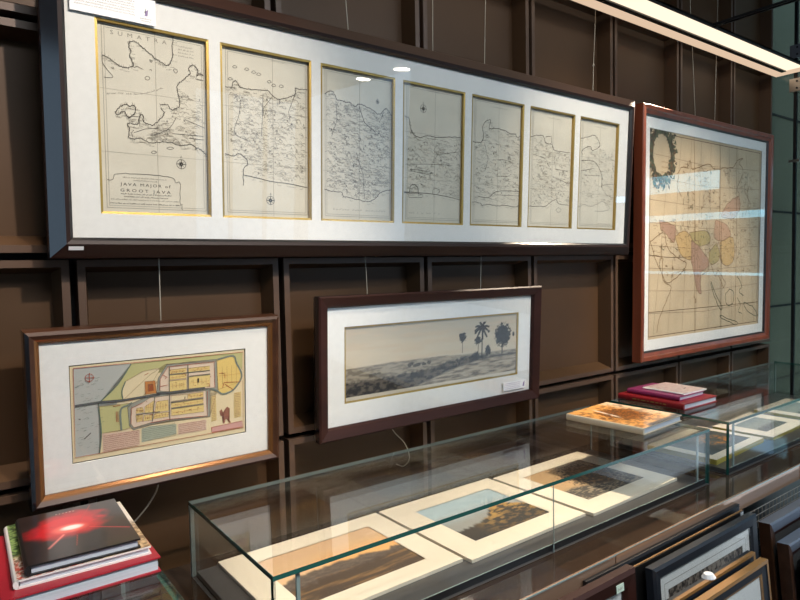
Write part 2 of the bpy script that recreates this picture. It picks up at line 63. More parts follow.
M = {}
M['wall'] = mat('bronze laminate panel', (.070, .036, .016, 1), .48, .08, .3, .06, 6)
M['flange'] = mat('bronze cell edge', (.088, .052, .034, 1), .42, .1, .4)
M['frame_side_shade'] = mat('polished dark side and left shade', (.010, .010, .012, 1), .12, 0, .9)  # near black; on left rails it stands in for shade
M['gap'] = mat('black shadow gap', (.006, .005, .005, 1), .8)
M['ceil'] = mat('dark ceiling', (.035, .03, .027, 1), .7)
M['floor'] = mat('grey stone floor', (.09, .075, .062, 1), .45, noise=.15, nscale=3)
M['outfloor'] = mat('pale outdoor paving', (.75, .78, .8, 1), .4, noise=.08, nscale=4)
M['plaster'] = mat('grey green plaster', (.15, .135, .095, 1), .6, noise=.2, nscale=2.5, stretch=(1, 1, .3))
M['roomwall'] = mat('brown room wall', (.10, .075, .055, 1), .6)
M['trim'] = mat('dark window trim', (.03, .03, .032, 1), .4)
M['tabletop'] = mat('glossy dark brown counter', (.040, .024, .015, 1), .035, 0, .6, .25, 4, (.4, 3, 3))
M['apron'] = mat('glossy brown counter edge', (.48, .30, .20, 1), .07, .5, .9, .15, 4, (.4, 3, 3))
M['black'] = mat('satin black', (.012, .012, .013, 1), .35)
M['tray'] = mat('charcoal tray lining', (.075, .072, .071, 1), .3, noise=.15, nscale=12, stretch=(.2, 4, 4))
M['caseglass'] = glass('clear case glass', (.985, .995, .99, 1))
M['glassedge'] = mat('green glass edge', (.012, .085, .07, 1), .12, 0, .8)
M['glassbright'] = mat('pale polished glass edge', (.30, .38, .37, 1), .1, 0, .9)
M['glazing'] = glass('picture glazing', (.985, .99, .985, 1))
M['partition'] = glass('green tinted partition glass', (.72, .80, .75, 1))
M['glassback'] = mat('grey polished glass edge', (.13, .155, .145, 1), .15, 0, .6)
M['daypane'] = emit('daylit window pane', (.36, .68, 1, 1), 3.2)
M['steel'] = mat('brushed steel', (.6, .58, .54, 1), .3, 1)
M['wire'] = mat('grey steel wire', (.35, .31, .26, 1), .35, .6)
M['cord'] = mat('clear nylon cord', (.42, .37, .29, 1), .3, .2)
M['mat'] = mat('off white mat board', (.86, .845, .82, 1), .8, noise=.03, nscale=60)
M['matcool'] = mat('ivory mat board', (.85, .845, .83, 1), .8, noise=.03, nscale=60)
M['bevel'] = mat('white mat bevel', (.85, .83, .78, 1), .7)
M['gilt'] = mat('gilt fillet', (.50, .33, .09, 1), .32, .7)
M['paper'] = mat('aged map paper', (.70, .65, .54, 1), .8, noise=.07, nscale=9)
M['creampaper'] = mat('cream mat board', (.84, .74, .59, 1), .8, noise=.02, nscale=40)
M['ink'] = mat('map ink', (.055, .05, .045, 1), .7)
M['inkgrey'] = mat('faint map ink', (.27, .245, .20, 1), .7)
M['inkfaint'] = mat('very faint map ink', (.44, .40, .32, 1), .7)
M['asiapaper'] = mat('tan folded map paper', (.60, .47, .31, 1), .8, noise=.10, nscale=5)
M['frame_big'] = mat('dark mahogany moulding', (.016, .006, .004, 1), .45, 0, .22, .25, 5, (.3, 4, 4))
M['frame_biglit'] = mat('mahogany slope with top light', (.040, .018, .012, 1), .42, 0, .3, .15, 5, (.3, 4, 4))  # lighter copy of the mahogany, light from above in the colour
M['frame_red'] = mat('red brown cherry moulding', (.165, .042, .020, 1), .28, 0, .5, .2, 5, (4, 4, .3), .3)
M['frame_dark'] = mat('near black inner moulding', (.012, .011, .011, 1), .3)
M['frame_walnut'] = mat('walnut moulding', (.048, .019, .009, 1), .4, 0, .3, .3, 6, (.4, 4, 4))
M['frame_goldlip'] = mat('bronze gilt lip', (.20, .085, .026, 1), .25, .5)
M['frame_brown'] = mat('dark brown moulding', (.030, .009, .006, 1), .48, 0, .22, .25, 5, (.3, 4, 4))
M['frame_black'] = mat('blue black moulding', (.018, .021, .027, 1), .3)
M['frame_oak'] = mat('golden oak moulding', (.27, .135, .042, 1), .35, 0, .5, .2, 5, (.3, 4, 4))
M['frame_greysheen'] = mat('grey metal and sky sheen', (.32, .35, .41, 1), .4, .8)  # grey metal; on brown top rails it stands in for reflected sky
M['white'] = mat('white card', (.82, .82, .82, 1), .6)
M['greentag'] = mat('pale green tag', (.62, .75, .62, 1), .6)
M['lilac'] = mat('lilac print', (.25, .18, .35, 1), .6)
M['canvas'] = colmat('printed picture', .7)
M['gloss_cover'] = colmat('glossy printed cover', .3, .5)
M['pages'] = mat('book page edges', (.50, .54, .60, 1), .7, noise=.1, nscale=4, stretch=(1, 1, 120))
M['bookblack'] = mat('black cloth cover', (.016, .015, .015, 1), .35)
M['bookwhite'] = mat('white glossy cover', (.74, .72, .70, 1), .3)
M['bookred'] = mat('red cloth cover', (.33, .014, .026, 1), .4)
M['bookdarkred'] = mat('crimson cloth cover', (.27, .012, .016, 1), .4)
M['bookpurple'] = mat('magenta cover', (.24, .03, .10, 1), .35)
M['goldtext'] = mat('gold lettering', (.42, .27, .08, 1), .4, .4)
M['panel_light'] = emit('luminous diffuser', (1, .82, .61, 1), .95)
M['strip_light'] = emit('edge diffuser', (1, .72, .50, 1), .56)
M['lamp'] = emit('lamp lens', (1, .9, .78, 1), 40)
for k, c in dict(sea=(180, 181, 175), green=(190, 185, 130), cream=(226, 208, 170), grey=(150, 150, 138), pinkl=(222, 200, 178), yellow=(226, 200, 132), gold=(224, 194, 116), fort=(196, 128, 70), fortin=(150, 78, 40), pinkt=(214, 184, 164), greent=(176, 182, 162), yellowt=(216, 192, 132), pedestal=(206, 158, 150), figure=(150, 96, 78), road=(96, 98, 100), canal=(112, 112, 100), moat=(120, 128, 118), coastl=(104, 118, 104), red=(170, 70, 50), dark=(60, 50, 45), pink=(192, 156, 128), tan=(200, 168, 118), mauve=(176, 142, 120), agreen=(178, 160, 112), coast=(140, 112, 82), gcoast=(92, 96, 74), line=(110, 84, 60), fold=(124, 96, 66), wreath=(74, 70, 58), wreathin=(206, 178, 136)).items():
    M['c_' + k] = mat('tint ' + k, lin(*c), .8)

# ------------------------------------------------------------------ mesh building
class MB:
    def __init__(s): s.v = []; s.f = []; s.m = []; s.names = []
    def mi(s, name):
        if name not in s.names: s.names.append(name)
        return s.names.index(name)
    def poly(s, pts, m):
        b = len(s.v); s.v += [tuple(p) for p in pts]; s.f.append(tuple(range(b, b + len(pts)))); s.m.append(s.mi(m))
    def box(s, x0, x1, y0, y1, z0, z1, m, faces=None):
        b = len(s.v)
        s.v += [(x, y, z) for z in (z0, z1) for y in (y0, y1) for x in (x0, x1)]
        F = dict(bottom=(0, 2, 3, 1), top=(4, 5, 7, 6), front=(0, 1, 5, 4), back=(2, 6, 7, 3), left=(0, 4, 6, 2), right=(1, 3, 7, 5))
        for k, q in F.items():
            s.f.append(tuple(b + i for i in q)); s.m.append(s.mi((faces or {}).get(k, m)))
    def tube(s, pts, r, m, n=8, closed_ends=True):
        P = [Vector(p) for p in pts]; rings = []
        for i, p in enumerate(P):
            d = (P[min(i + 1, len(P) - 1)] - P[max(i - 1, 0)]).normalized()
            a = d.orthogonal().normalized() if i == 0 else (a - d * a.dot(d)).normalized()
            b_ = d.cross(a); b0 = len(s.v); rr = r[i] if isinstance(r, (list, tuple)) else r
            s.v += [tuple(p + (a * math.cos(2 * math.pi * k / n) + b_ * math.sin(2 * math.pi * k / n)) * rr) for k in range(n)]
            rings.append(b0)
        for i in range(len(rings) - 1):
            for k in range(n):
                s.f.append((rings[i] + k, rings[i] + (k + 1) % n, rings[i + 1] + (k + 1) % n, rings[i + 1] + k)); s.m.append(s.mi(m))
        if closed_ends:
            s.f.append(tuple(rings[0] + k for k in range(n))[::-1]); s.m.append(s.mi(m))
            s.f.append(tuple(rings[-1] + k for k in range(n))); s.m.append(s.mi(m))
    def build(s, name, parent=None, loc=None, smooth=False):
        me = bpy.data.meshes.new(name); me.from_pydata(s.v, [], s.f)
        for n in s.names: me.materials.append(M[n])
        me.polygons.foreach_set('material_index', s.m)
        if smooth: me.polygons.foreach_set('use_smooth', [True] * len(s.f))
        me.update()
        o = bpy.data.objects.new(name, me); col.objects.link(o)
        if parent: o.parent = parent
        if loc: o.location = loc
        return o

def tag(o, label=None, cat=None, group=None, kind=None):
    if label: o['label'] = label
    if cat: o['category'] = cat
    if group: o['group'] = group
    if kind: o['kind'] = kind
    return o

def empty(name, loc, label, cat, group=None, rx=0, rz=0):
    o = bpy.data.objects.new(name, None); col.objects.link(o); o.location = loc
    o.rotation_euler = (rx, 0, rz); o.empty_display_size = .1
    return tag(o, label, cat, group)

def struct(mb, name, label=None):
    o = mb.build(name); o['kind'] = 'structure'
    if label: o['label'] = label
    return o

# ------------------------------------------------------------------ drawing on sheets (x = across, z = up, y = towards the wall)
def smooth_line(p, k=3):
    if len(p) < 3: return p
    q = []
    for i in range(len(p) - 1):
        a, b, c, d = p[max(i - 1, 0)], p[i], p[i + 1], p[min(i + 2, len(p) - 1)]
        for j in range(k):
            t = j / k
            q.append(tuple(.5 * (2 * b[n] + (c[n] - a[n]) * t + (2 * a[n] - 5 * b[n] + 4 * c[n] - d[n]) * t * t + (3 * b[n] - a[n] - 3 * c[n] + d[n]) * t ** 3) for n in (0, 1)))
    q.append(tuple(p[-1])); return q

def ink(mb, p, w, m, y, jit=0.):
    if jit: p = [(a + random.uniform(-jit, jit), b + random.uniform(-jit, jit)) for a, b in p]
    n = len(p); L = []
    for i in range(n):
        dx = p[min(i + 1, n - 1)][0] - p[max(i - 1, 0)][0]; dz = p[min(i + 1, n - 1)][1] - p[max(i - 1, 0)][1]
        d = math.hypot(dx, dz) or 1
        L.append((-dz / d * w / 2, dx / d * w / 2))
    b = len(mb.v)
    for (x, z), (a, c) in zip(p, L): mb.v += [(x + a, y, z + c), (x - a, y, z - c)]
    k = mb.mi(m)
    for i in range(n - 1):
        mb.f.append((b + 2 * i, b + 2 * i + 1, b + 2 * i + 3, b + 2 * i + 2)); mb.m.append(k)

def rect(mb, x0, z0, x1, z1, w, m, y):
    for a in (((x0, z0), (x1, z0)), ((x0, z1), (x1, z1)), ((x0, z0), (x0, z1)), ((x1, z0), (x1, z1))): ink(mb, a, w, m, y)

def fill(mb, pts, m, y):
    me = bpy.data.meshes.new('t'); 
    import bmesh
    bm = bmesh.new(); vs = [bm.verts.new((p[0], y, p[1])) for p in pts]
    f = bm.faces.new(vs); bmesh.ops.triangulate(bm, faces=[f]); bm.verts.index_update()
    b = len(mb.v); mb.v += [tuple(v.co) for v in bm.verts]
    for f in bm.faces: mb.f.append(tuple(b + v.index for v in f.verts)); mb.m.append(mb.mi(m))
    bm.free(); bpy.data.meshes.remove(me)

def ring(mb, cx, cz, r, w, m, y, n=20):
    ink(mb, [(cx + r * math.cos(2 * math.pi * i / n), cz + r * math.sin(2 * math.pi * i / n)) for i in range(n + 1)], w, m, y)

def compass(mb, cx, cz, r, m, y):
    ring(mb, cx, cz, r, .0011, m, y)
    for i in range(8):
        a = math.pi / 4 * i; k = r * (1.25 if i % 2 == 0 else .8)
        fill(mb, [(cx + k * math.cos(a), cz + k * math.sin(a)), (cx + r * .18 * math.cos(a + 1.2), cz + r * .18 * math.sin(a + 1.2)), (cx + r * .18 * math.cos(a - 1.2), cz + r * .18 * math.sin(a - 1.2))], m, y)
    ink(mb, [(cx - r * .15, cz + r * 1.3), (cx, cz + r * 1.8), (cx + r * .15, cz + r * 1.3)], .0012, m, y)

def ticks(mb, x0, x1, z, h, w, m, y, slope=0., gap=.5):
    """a line of print too small to read"""
    x = x0
    while x < x1 - h * .4:
        L = h * random.uniform(.5, 1.1); zz = z + slope * (x - x0)
        ink(mb, [(x, zz), (x + L * .3, zz + h * random.uniform(.4, 1)), (x + L * .6, zz + h * random.uniform(0, .4)), (x + L, zz + h * random.uniform(.2, .9))], w, m, y)
        x += L + h * gap * random.choice((.3, .3, .3, 1.2))

def text(mb, s, x0, x1, z, h, m, y, spacing=1.0, slope=0.):
    """legible lettering as flat letter shapes, fitted between x0 and x1"""
    c = bpy.data.curves.new('txt', 'FONT'); c.body = s; c.space_character = spacing; c.resolution_u = 2
    o = bpy.data.objects.new('txt', c); col.objects.link(o); bpy.context.view_layer.update()
    me = o.evaluated_get(bpy.context.evaluated_depsgraph_get()).to_mesh()
    xs = [v.co.x for v in me.vertices]; zs = [v.co.y for v in me.vertices]
    a, b_ = min(xs), max(xs); hz = max(zs) - min(0, min(zs)) or 1
    b = len(mb.v)
    for v in me.vertices:
        X = x0 + (v.co.x - a) / (b_ - a) * (x1 - x0)
        mb.v.append((X, y, z + v.co.y / hz * h + slope * (X - x0)))
    k = mb.mi(m)
    for p in me.polygons: mb.f.append(tuple(b + i for i in p.vertices)); mb.m.append(k)
    o.evaluated_get(bpy.context.evaluated_depsgraph_get()).to_mesh_clear()
    bpy.data.objects.remove(o); bpy.data.curves.remove(c)

# ------------------------------------------------------------------ painted pictures: colour per vertex of a fine grid
def vnoise(u, v, s, seed):
    rs = np.random.RandomState(seed); g = rs.rand(64, 64)
    x = (u * s) % 63; y = (v * s) % 63; i = x.astype(int); j = y.astype(int); fx = x - i; fy = y - j
    fx = fx * fx * (3 - 2 * fx); fy = fy * fy * (3 - 2 * fy)
    return (g[i, j] * (1 - fx) + g[i + 1, j] * fx) * (1 - fy) + (g[i, j + 1] * (1 - fx) + g[i + 1, j + 1] * fx) * fy
def fbm(u, v, s, seed, o=4):
    return sum(vnoise(u, v, s * 2 ** k, seed + k) * .5 ** k for k in range(o)) / sum(.5 ** k for k in range(o))
def sl(*c): return np.array(lin(*c)[:3])
def mixc(a, b, t): return a + (b - a) * np.clip(t, 0, 1)[..., None]
def smooth(a, b, x): t = np.clip((x - a) / (b - a), 0, 1); return t * t * (3 - 2 * t)

def picture(name, w, h, nx, ny, fn, parent, plane='xz', off=(0, 0, 0), m='canvas', label=None):
    U, V = np.meshgrid(np.linspace(0, 1, nx), np.linspace(0, 1, ny))
    C = np.clip(fn(U, V), 0, 1)
    vs = [(u * w + off[0], off[1], v * h + off[2]) if plane == 'xz' else (u * w + off[0], v * h + off[1], off[2]) for u, v in zip(U.ravel(), V.ravel())]
    fs = [(j * nx + i, j * nx + i + 1, (j + 1) * nx + i + 1, (j + 1) * nx + i) for j in range(ny - 1) for i in range(nx - 1)]
    me = bpy.data.meshes.new(name); me.from_pydata(vs, [], fs)
    a = me.color_attributes.new('Col', 'FLOAT_COLOR', 'POINT')
    a.data.foreach_set('color', np.concatenate([C.reshape(-1, 3), np.ones((nx * ny, 1))], 1).astype(np.float32).ravel())
    me.materials.append(M[m]); me.update()
    o = bpy.data.objects.new(name, me); col.objects.link(o); o.parent = parent
    if label: o['label'] = label
    return o

def art_panorama(u, v):
    A = sl(208, 194, 170); B = sl(180, 170, 152)
    c = mixc(A, B, smooth(.55, 1.0, v) * .8 + .5 * (fbm(u * 2, v * 5, 3, 3) - .5))
    c = mixc(c, sl(206, 182, 152), smooth(.5, .62, fbm(u * 1.5, v * 4, 4, 9)) * .35)
    hz = .44 + .02 * np.sin(u * 5) + .015 * (fbm(u * 3, v * 0, 5, 5) - .5)
    far = smooth(hz + .005, hz - .005, v)
    n = fbm(u * 6, v * 10, 6, 11)
    c = mixc(c, mixc(np.array(sl(160, 149, 130)), sl(104, 95, 82), smooth(.35, .65, n) * .8 + (.44 - v) * 1.0 - .1), far)
    top = np.interp(u, [0, .25, .47, .52, .6, .725, .8], [.25, .26, .31, .345, .377, .415, .37]) + .05 * (fbm(u * 9, v * 0, 9, 4) - .5); bot = np.interp(u, [0, .3, .44, .522, .675, .756, 1], [.0, .02, .123, .194, .285, .32, .33])
    dk = smooth(top + .02, top - .02, v) * smooth(bot - .025, bot + .025, v) * (1 - .55 * smooth(.76, .82, u))
    c = mixc(c, mixc(np.array(sl(92, 82, 70)), sl(24, 21, 18), smooth(.35, .62, fbm(u * 5, v * 3, 11, 21, 5))), dk)
    ground = smooth(bot + .01, bot - .02, v) * smooth(.35, .42, u)
    c = mixc(c, mixc(np.array(sl(178, 164, 142)), sl(104, 94, 80), smooth(.35, .7, fbm(u * 2, v * 5, 9, 31, 5))), ground)
    c = mixc(c, sl(52, 46, 40), smooth(.36, .355, v) * smooth(.325, .335, v) * smooth(.80, .83, u) * .8)
    D = sl(38, 33, 29)
    def blob(cx, cz, rx, rz, k=.5, sd=1):
        d = ((u - cx) / rx) ** 2 + ((v - cz) / rz) ** 2 + k * (fbm(u * 30, v * 12, 5, sd) - .5) * 2.4
        return smooth(1.05, .8, d)
    def trunk(cx, z0, z1, w): return smooth(w, w * .6, np.abs(u - cx)) * (v > z0) * (v < z1)
    t = trunk(.762, .36, .82, .0035)
    for a in (-2.9, -2.3, -1.5, -.9, -.2, .4, 1.2, 1.9, 2.6, 3.1):
        for k in np.linspace(.15, 1, 9):
            t = np.maximum(t, blob(.762 + .045 * k * math.cos(a) , .82 + .13 * k * math.sin(a) - .05 * k * k, .0065, .017, .2, 6))
    t = np.maximum(t, np.maximum(trunk(.638, .45, .68, .0025) * .8, blob(.638, .70, .022, .075, .8, 3)))
    t = np.maximum(t, np.maximum(trunk(.738, .38, .62, .0025), blob(.736, .62, .022, .06, .9, 8)))
    t = np.maximum(t, np.maximum(trunk(.898, .36, .52, .005), blob(.900, .665, .056, .19, .75, 2)))
    t = np.maximum(t, np.maximum(trunk(.80, .36, .45, .004), blob(.802, .445, .020, .08, .7, 5)))
    t = np.maximum(t, blob(.725, .38, .020, .07, .5, 7)); t = np.maximum(t, blob(.975, .66, .008, .04, .2, 4))
    for x, z in ((.345, .40), (.38, .375), (.41, .375), (.44, .385), (.36, .37), (.33, .38)): t = np.maximum(t, blob(x, z, .012, .028, .6, 12) * .85)
    for x in (.13, .15, .17): t = np.maximum(t, blob(x, .315 + (x - .13) * .3, .012, .02, .4, 13) * .7)
    c = mixc(c, D, t)
    c = mixc(c, sl(206, 196, 178), smooth(.065, .055, v))
    return c

def art_sunset(u, v):
    c = mixc(np.array(sl(232, 190, 140)), sl(216, 178, 140), v * 1.2 + .6 * (fbm(u * 2, v * 3, 3, 2) - .5))
    c = mixc(c, sl(240, 176, 96), smooth(.34, .0, np.abs(v - .52)) * smooth(.2, .55, u) * .7)
    hill = .46 + .10 * (fbm(u * 3, v * 0, 5, 7) - .5) + .06 * np.sin(u * 4)
    c = mixc(c, mixc(np.array(sl(120, 104, 92)), sl(70, 58, 48), fbm(u * 7, v * 14, 5, 8)), smooth(hill + .02, hill - .03, v))
    h2 = .30 + .12 * (fbm(u * 5, v * 0, 5, 17) - .5) + .04 * u
    c = mixc(c, mixc(np.array(sl(78, 62, 48)), sl(138, 104, 66), smooth(.40, .8, fbm(u * 1.5, v * 9, 3, 5, 5))), smooth(h2 + .05, h2 - .05, v))
    return c
def art_mountain(u, v):
    c = mixc(np.array(sl(152, 162, 162)), sl(178, 198, 206), smooth(.45, .85, v) + .8 * (fbm(u * 3, v * 4, 3, 42) - .5))
    c = mixc(c, sl(150, 146, 138), smooth(.62, .40, v) * .8)
    hill = .30 + .34 * np.exp(-((u - .74) / .24) ** 2) + .08 * (fbm(u * 6, v * 0, 5, 3) - .5)
    n = fbm(u * 4, v * 7, 4, 44, 5)
    g = mixc(np.array(sl(58, 50, 42)), sl(178, 138, 74), smooth(.42, .62, n) * smooth(.15, .6, u))
    g = mixc(g, sl(40, 36, 34), smooth(.25, .0, v - (hill - .35)) * .7)
    c = mixc(c, g, smooth(hill + .02, hill - .04, v))
    return c
def art_ruin(u, v):
    c = mixc(np.array(sl(196, 158, 112)), sl(116, 104, 92), smooth(.3, .62, u) + .5 * (fbm(u * 3, v * 3, 4, 52) - .5))
    d = fbm(u * 6, v * 7, 6, 55)
    blob_ = smooth(1.1, .6, ((u - .66) / .36) ** 2 + ((v - .52) / .40) ** 2 + (d - .5) * 2)
    c = mixc(c, mixc(np.array(sl(52, 42, 34)), sl(112, 82, 52), smooth(.4, .7, d)), blob_)
    f = .26 + .10 * np.sin(u * 5 + 1)
    c = mixc(c, mixc(np.array(sl(70, 62, 54)), sl(150, 132, 108), smooth(.5, .62, fbm(u * 4, v * 14, 5, 57))), smooth(f + .06, f - .04, v))
    return c
def art_volcano(u, v):
    c = mixc(np.array(sl(88, 92, 88)), sl(58, 64, 66), fbm(u * 4, v * 5, 4, 62) * 1.4 - .2)
    r = np.hypot((u - .62) / .9, (v - .48))
    c = mixc(c, sl(196, 132, 62), smooth(.13, .0, np.abs(r - .2)) * smooth(.1, .6, u) * smooth(.35, .6, fbm(u * 5, v * 5, 4, 66)))
    c = mixc(c, sl(120, 132, 136), smooth(.35, .0, u) * .5)
    return c
def art_river(u, v):
    c = mixc(np.array(sl(170, 166, 146)), sl(120, 128, 120), v + .8 * (fbm(u * 3, v * 4, 4, 72) - .5))
    return mixc(c, sl(84, 78, 62), smooth(.45, .25, v + .3 * (fbm(u * 6, v * 3, 4, 75) - .5)))
def art_nebula(u, v):
    n = fbm(u * 2.5, v * 3.5, 4, 80); c = mixc(np.array(sl(34, 26, 25)), sl(52, 40, 38), n)
    d = ((u - .42) / .40) ** 2 + ((v - .56) / .22) ** 2; d2 = ((u - .50) / .36) ** 2 + ((v - .74) / .18) ** 2
    red = np.clip(smooth(1.3, .1, d + .7 * (n - .5)) + smooth(1.2, .2, d2 + .8 * (n - .5)) * .75, 0, 1)
    c = mixc(c, sl(214, 28, 40), red)
    c = mixc(c, sl(255, 120, 100), smooth(.75, .0, ((u - .44) / .24) ** 2 + ((v - .53) / .13) ** 2))
    c = mixc(c, sl(255, 244, 236), smooth(.8, .1, ((u - .46) / .15) ** 2 + ((v - .54) / .065) ** 2))
    def ray(x0, y0, x1, y1, w):
        dx, dy = x1 - x0, y1 - y0; t = np.clip(((u - x0) * dx + (v - y0) * dy) / (dx * dx + dy * dy), 0, 1)
        return smooth(w, 0, np.hypot(u - x0 - t * dx, v - y0 - t * dy)) * (1 - .4 * t)
    c = mixc(c, sl(255, 140, 130), ray(.36, .42, .20, .22, .022)); c = mixc(c, sl(235, 70, 70), ray(.62, .47, .97, .27, .012))
    c = mixc(c, sl(190, 60, 60), ray(.55, .62, .72, .96, .009)); c = mixc(c, sl(190, 70, 60), ray(.48, .36, .44, .16, .008))
    for k in range(6): c = mixc(c, sl(214, 190, 180), smooth(.010, .004, np.abs(u - .36 - .035 * k)) * smooth(.012, .006, np.abs(v - .905)) * .8)
    return c
def art_foliage(u, v):
    n = fbm(u * 6, v * 9, 6, 90)
    g = mixc(np.array(sl(40, 70, 34)), sl(150, 178, 110), smooth(.4, .65, n))
    p = mixc(np.array(sl(190, 64, 46)), sl(236, 226, 214), smooth(.42, .6, fbm(u * 8, v * 9, 7, 93)))
    c = mixc(g, mixc(p, sl(120, 92, 66), smooth(.5, .7, fbm(u * 9, v * 7, 6, 99))), smooth(.42, .3, v))
    land = mixc(np.array(sl(128, 98, 66)), sl(206, 176, 132), smooth(.4, .65, fbm(u * 5, v * 8, 6, 95)))
    land = mixc(land, sl(232, 222, 206), smooth(.45, .6, v))
    return mixc(c, land, smooth(.45, .55, u))
def art_dragon(u, v):
    n = fbm(u * 3, v * 3, 5, 101)
    c = mixc(np.array(sl(236, 178, 104)), sl(206, 140, 66), n)
    d = smooth(1.1, .5, ((u - .52) / .42) ** 2 + ((v - .50) / .34) ** 2 + 2.4 * (fbm(u * 6, v * 7, 6, 104) - .5))
    c = mixc(c, mixc(np.array(sl(52, 30, 18)), sl(172, 104, 40), smooth(.4, .62, fbm(u * 8, v * 8, 6, 106))), d)
    c = mixc(c, sl(222, 206, 176), smooth(.70, .95, u + .3 * (n - .5)) * .8)
    c = mixc(c, sl(236, 226, 206), smooth(.028, .012, np.abs(u - .30 - (v - .45) * .25)) * smooth(.40, .48, v) * smooth(.9, .8, v) * .85)
    c = mixc(c, mixc(np.array(sl(120, 70, 30)), sl(60, 36, 20), n), smooth(.5, .62, fbm(u * 3, v * 3, 6, 109)) * .7)
    return mixc(c, sl(28, 24, 24), smooth(.09, .05, v) * smooth(.1, .25, u))
def art_paleleaf(u, v):
    c = mixc(np.array(sl(232, 218, 206)), sl(214, 180, 170), fbm(u * 4, v * 4, 4, 110) * 1.3 - .3)
    c = mixc(c, sl(70, 62, 52), smooth(.02, .01, np.abs(v - .30 - .3 * (u - .55))) * smooth(.14, .06, np.abs(u - .62)))
    return mixc(c, sl(196, 130, 134), smooth(.4, .65, fbm(u * 6, v * 6, 4, 113)) * .35)
def art_crowd(u, v):
    c = mixc(np.array(sl(176, 170, 160)), sl(150, 146, 140), v)
    d = smooth(1.2, 1.0, v - .25 * (fbm(u * 3, v * 1, 6, 120) - .4)) 
    return mixc(c, mixc(np.array(sl(52, 44, 40)), sl(150, 136, 124), smooth(.35, .65, fbm(u * 6, v * 2.2, 9, 124))), d)

# ------------------------------------------------------------------ picture frames
def sweep(mb, w, h, prof, rails='LRTB'):
    """mitred moulding round a w x h sight opening; prof = [(outwards, y, material), ...]"""
    n = len(prof)
    C = lambda o: [(-o, -o), (w + o, -o), (w + o, h + o), (-o, h + o)]
    for i in range(n):
        o0, y0, m = prof[i]; o1, y1, _ = prof[(i + 1) % n]
        A = C(o0); B = C(o1)
        for k in range(4):
            j = (k + 1) % 4
            mb.poly([(A[k][0], y0, A[k][1]), (A[j][0], y0, A[j][1]), (B[j][0], y1, B[j][1]), (B[k][0], y1, B[k][1])], m if isinstance(m, str) else m.get('BRTL'[k], m['']))

def mat_board(mb, w, h, ops, m, edge=.006, th=.0012):
    xs = sorted({-edge, w + edge, *[o[0] for o in ops], *[o[2] for o in ops]}); zs = sorted({-edge, h + edge, *[o[1] for o in ops], *[o[3] for o in ops]})
    for a, b in zip(xs, xs[1:]):
        for c, d in zip(zs, zs[1:]):
            mx, mz = (a + b) / 2, (c + d) / 2
            if not any(o[0] < mx < o[2] and o[1] < mz < o[3] for o in ops):
                mb.poly([(a, 0, c), (b, 0, c), (b, 0, d), (a, 0, d)], m)
    for o in ops:
        P = [(o[0], o[1]), (o[2], o[1]), (o[2], o[3]), (o[0], o[3])]; e = .0006
        Q = [(o[0] + e, o[1] + e), (o[2] - e, o[1] + e), (o[2] - e, o[3] - e), (o[0] + e, o[3] - e)]
        for k in range(4):
            j = (k + 1) % 4
            mb.poly([(P[k][0], 0, P[k][1]), (P[j][0], 0, P[j][1]), (Q[j][0], th, Q[j][1]), (Q[k][0], th, Q[k][1])], 'bevel')

def fillet(mb, o, wd, y, m='gilt', deep=.004):
    P = [(o[0], o[1]), (o[2], o[1]), (o[2], o[3]), (o[0], o[3])]; Q = [(o[0] + wd, o[1] + wd), (o[2] - wd, o[1] + wd), (o[2] - wd, o[3] - wd), (o[0] + wd, o[3] - wd)]
    for k in range(4):
        j = (k + 1) % 4
        mb.poly([(P[k][0], y - .001, P[k][1]), (P[j][0], y - .001, P[j][1]), (Q[j][0], y, Q[j][1]), (Q[k][0], y, Q[k][1])], m)
        mb.poly([(Q[k][0], y, Q[k][1]), (Q[j][0], y, Q[j][1]), (Q[j][0], y + deep, Q[j][1]), (Q[k][0], y + deep, Q[k][1])], m)

def frame_thing(name, x0, z0, w, h, lean, y0, prof, rail, label, cat, ops=None, matm='mat', group=None, back=.018, glazed=True):
    """x0, z0: lower left corner of the sight opening; the empty sits at the middle of the frame's foot"""
    v = Vector((0, -math.sin(lean), math.cos(lean)))
    base = Vector((x0 + w / 2, y0, z0)) - v * rail
    r = empty(name, base, label, cat, group, rx=lean)
    off = (-w / 2, 0, rail)
    f = MB(); sweep(f, w, h, prof); f.build('frame_moulding', r, off)
    if ops is not None:
        b = MB(); mat_board(b, w, h, ops, matm); r['_m'] = b.build('mat_board', r, off).name
    if glazed:
        g = MB(); g.box(-.004, w + .004, -.0055, -.0035, -.004, h + .004, 'glazing'); g.build('glazing', r, off)
    k = MB(); k.box(-.004, w + .004, back - .006, back, -.004, h + .004, 'frame_dark'); k.build('backing_board', r, off)
    return r, off
# ------------------------------------------------------------------ the room
WY = 1.53
XS = [.241 + .5 * k for k in range(-6, 7)] + [3.69]; ZS = [-1.456, -.956, -.456, .04, .54, 1.04, 1.54]
w = MB()
for i in range(len(XS) - 1):
    for j in range(len(ZS) - 1):
        g = .008; x0, x1, z0, z1 = XS[i] + g, XS[i + 1] - g, ZS[j] + g, ZS[j + 1] - g
        fl, sp, dp = .016, .012, .055
        def rr(a, y): return [(x0 + a, y, z0 + a), (x1 - a, y, z0 + a), (x1 - a, y, z1 - a), (x0 + a, y, z1 - a)]
        R0, R1, R2, R3 = rr(0, WY + .05), rr(0, WY), rr(fl, WY), rr(fl + sp, WY + dp)
        R3 = [(x, y, z + (.010 if n_ < 2 else 0)) for n_, (x, y, z) in enumerate(R3)]
        for A, B, m in ((R0, R1, 'flange'), (R1, R2, 'flange'), (R2, R3, 'wall')):
            for k in range(4): w.poly([A[k], A[(k + 1) % 4], B[(k + 1) % 4], B[k]], m)
        w.poly(R3, 'wall')
w.box(-3.1, 3.70, WY + .056, WY + .09, -1.5, 1.62, 'gap')
struct(w, 'wall_back', 'dark bronze wall of square recessed panels')
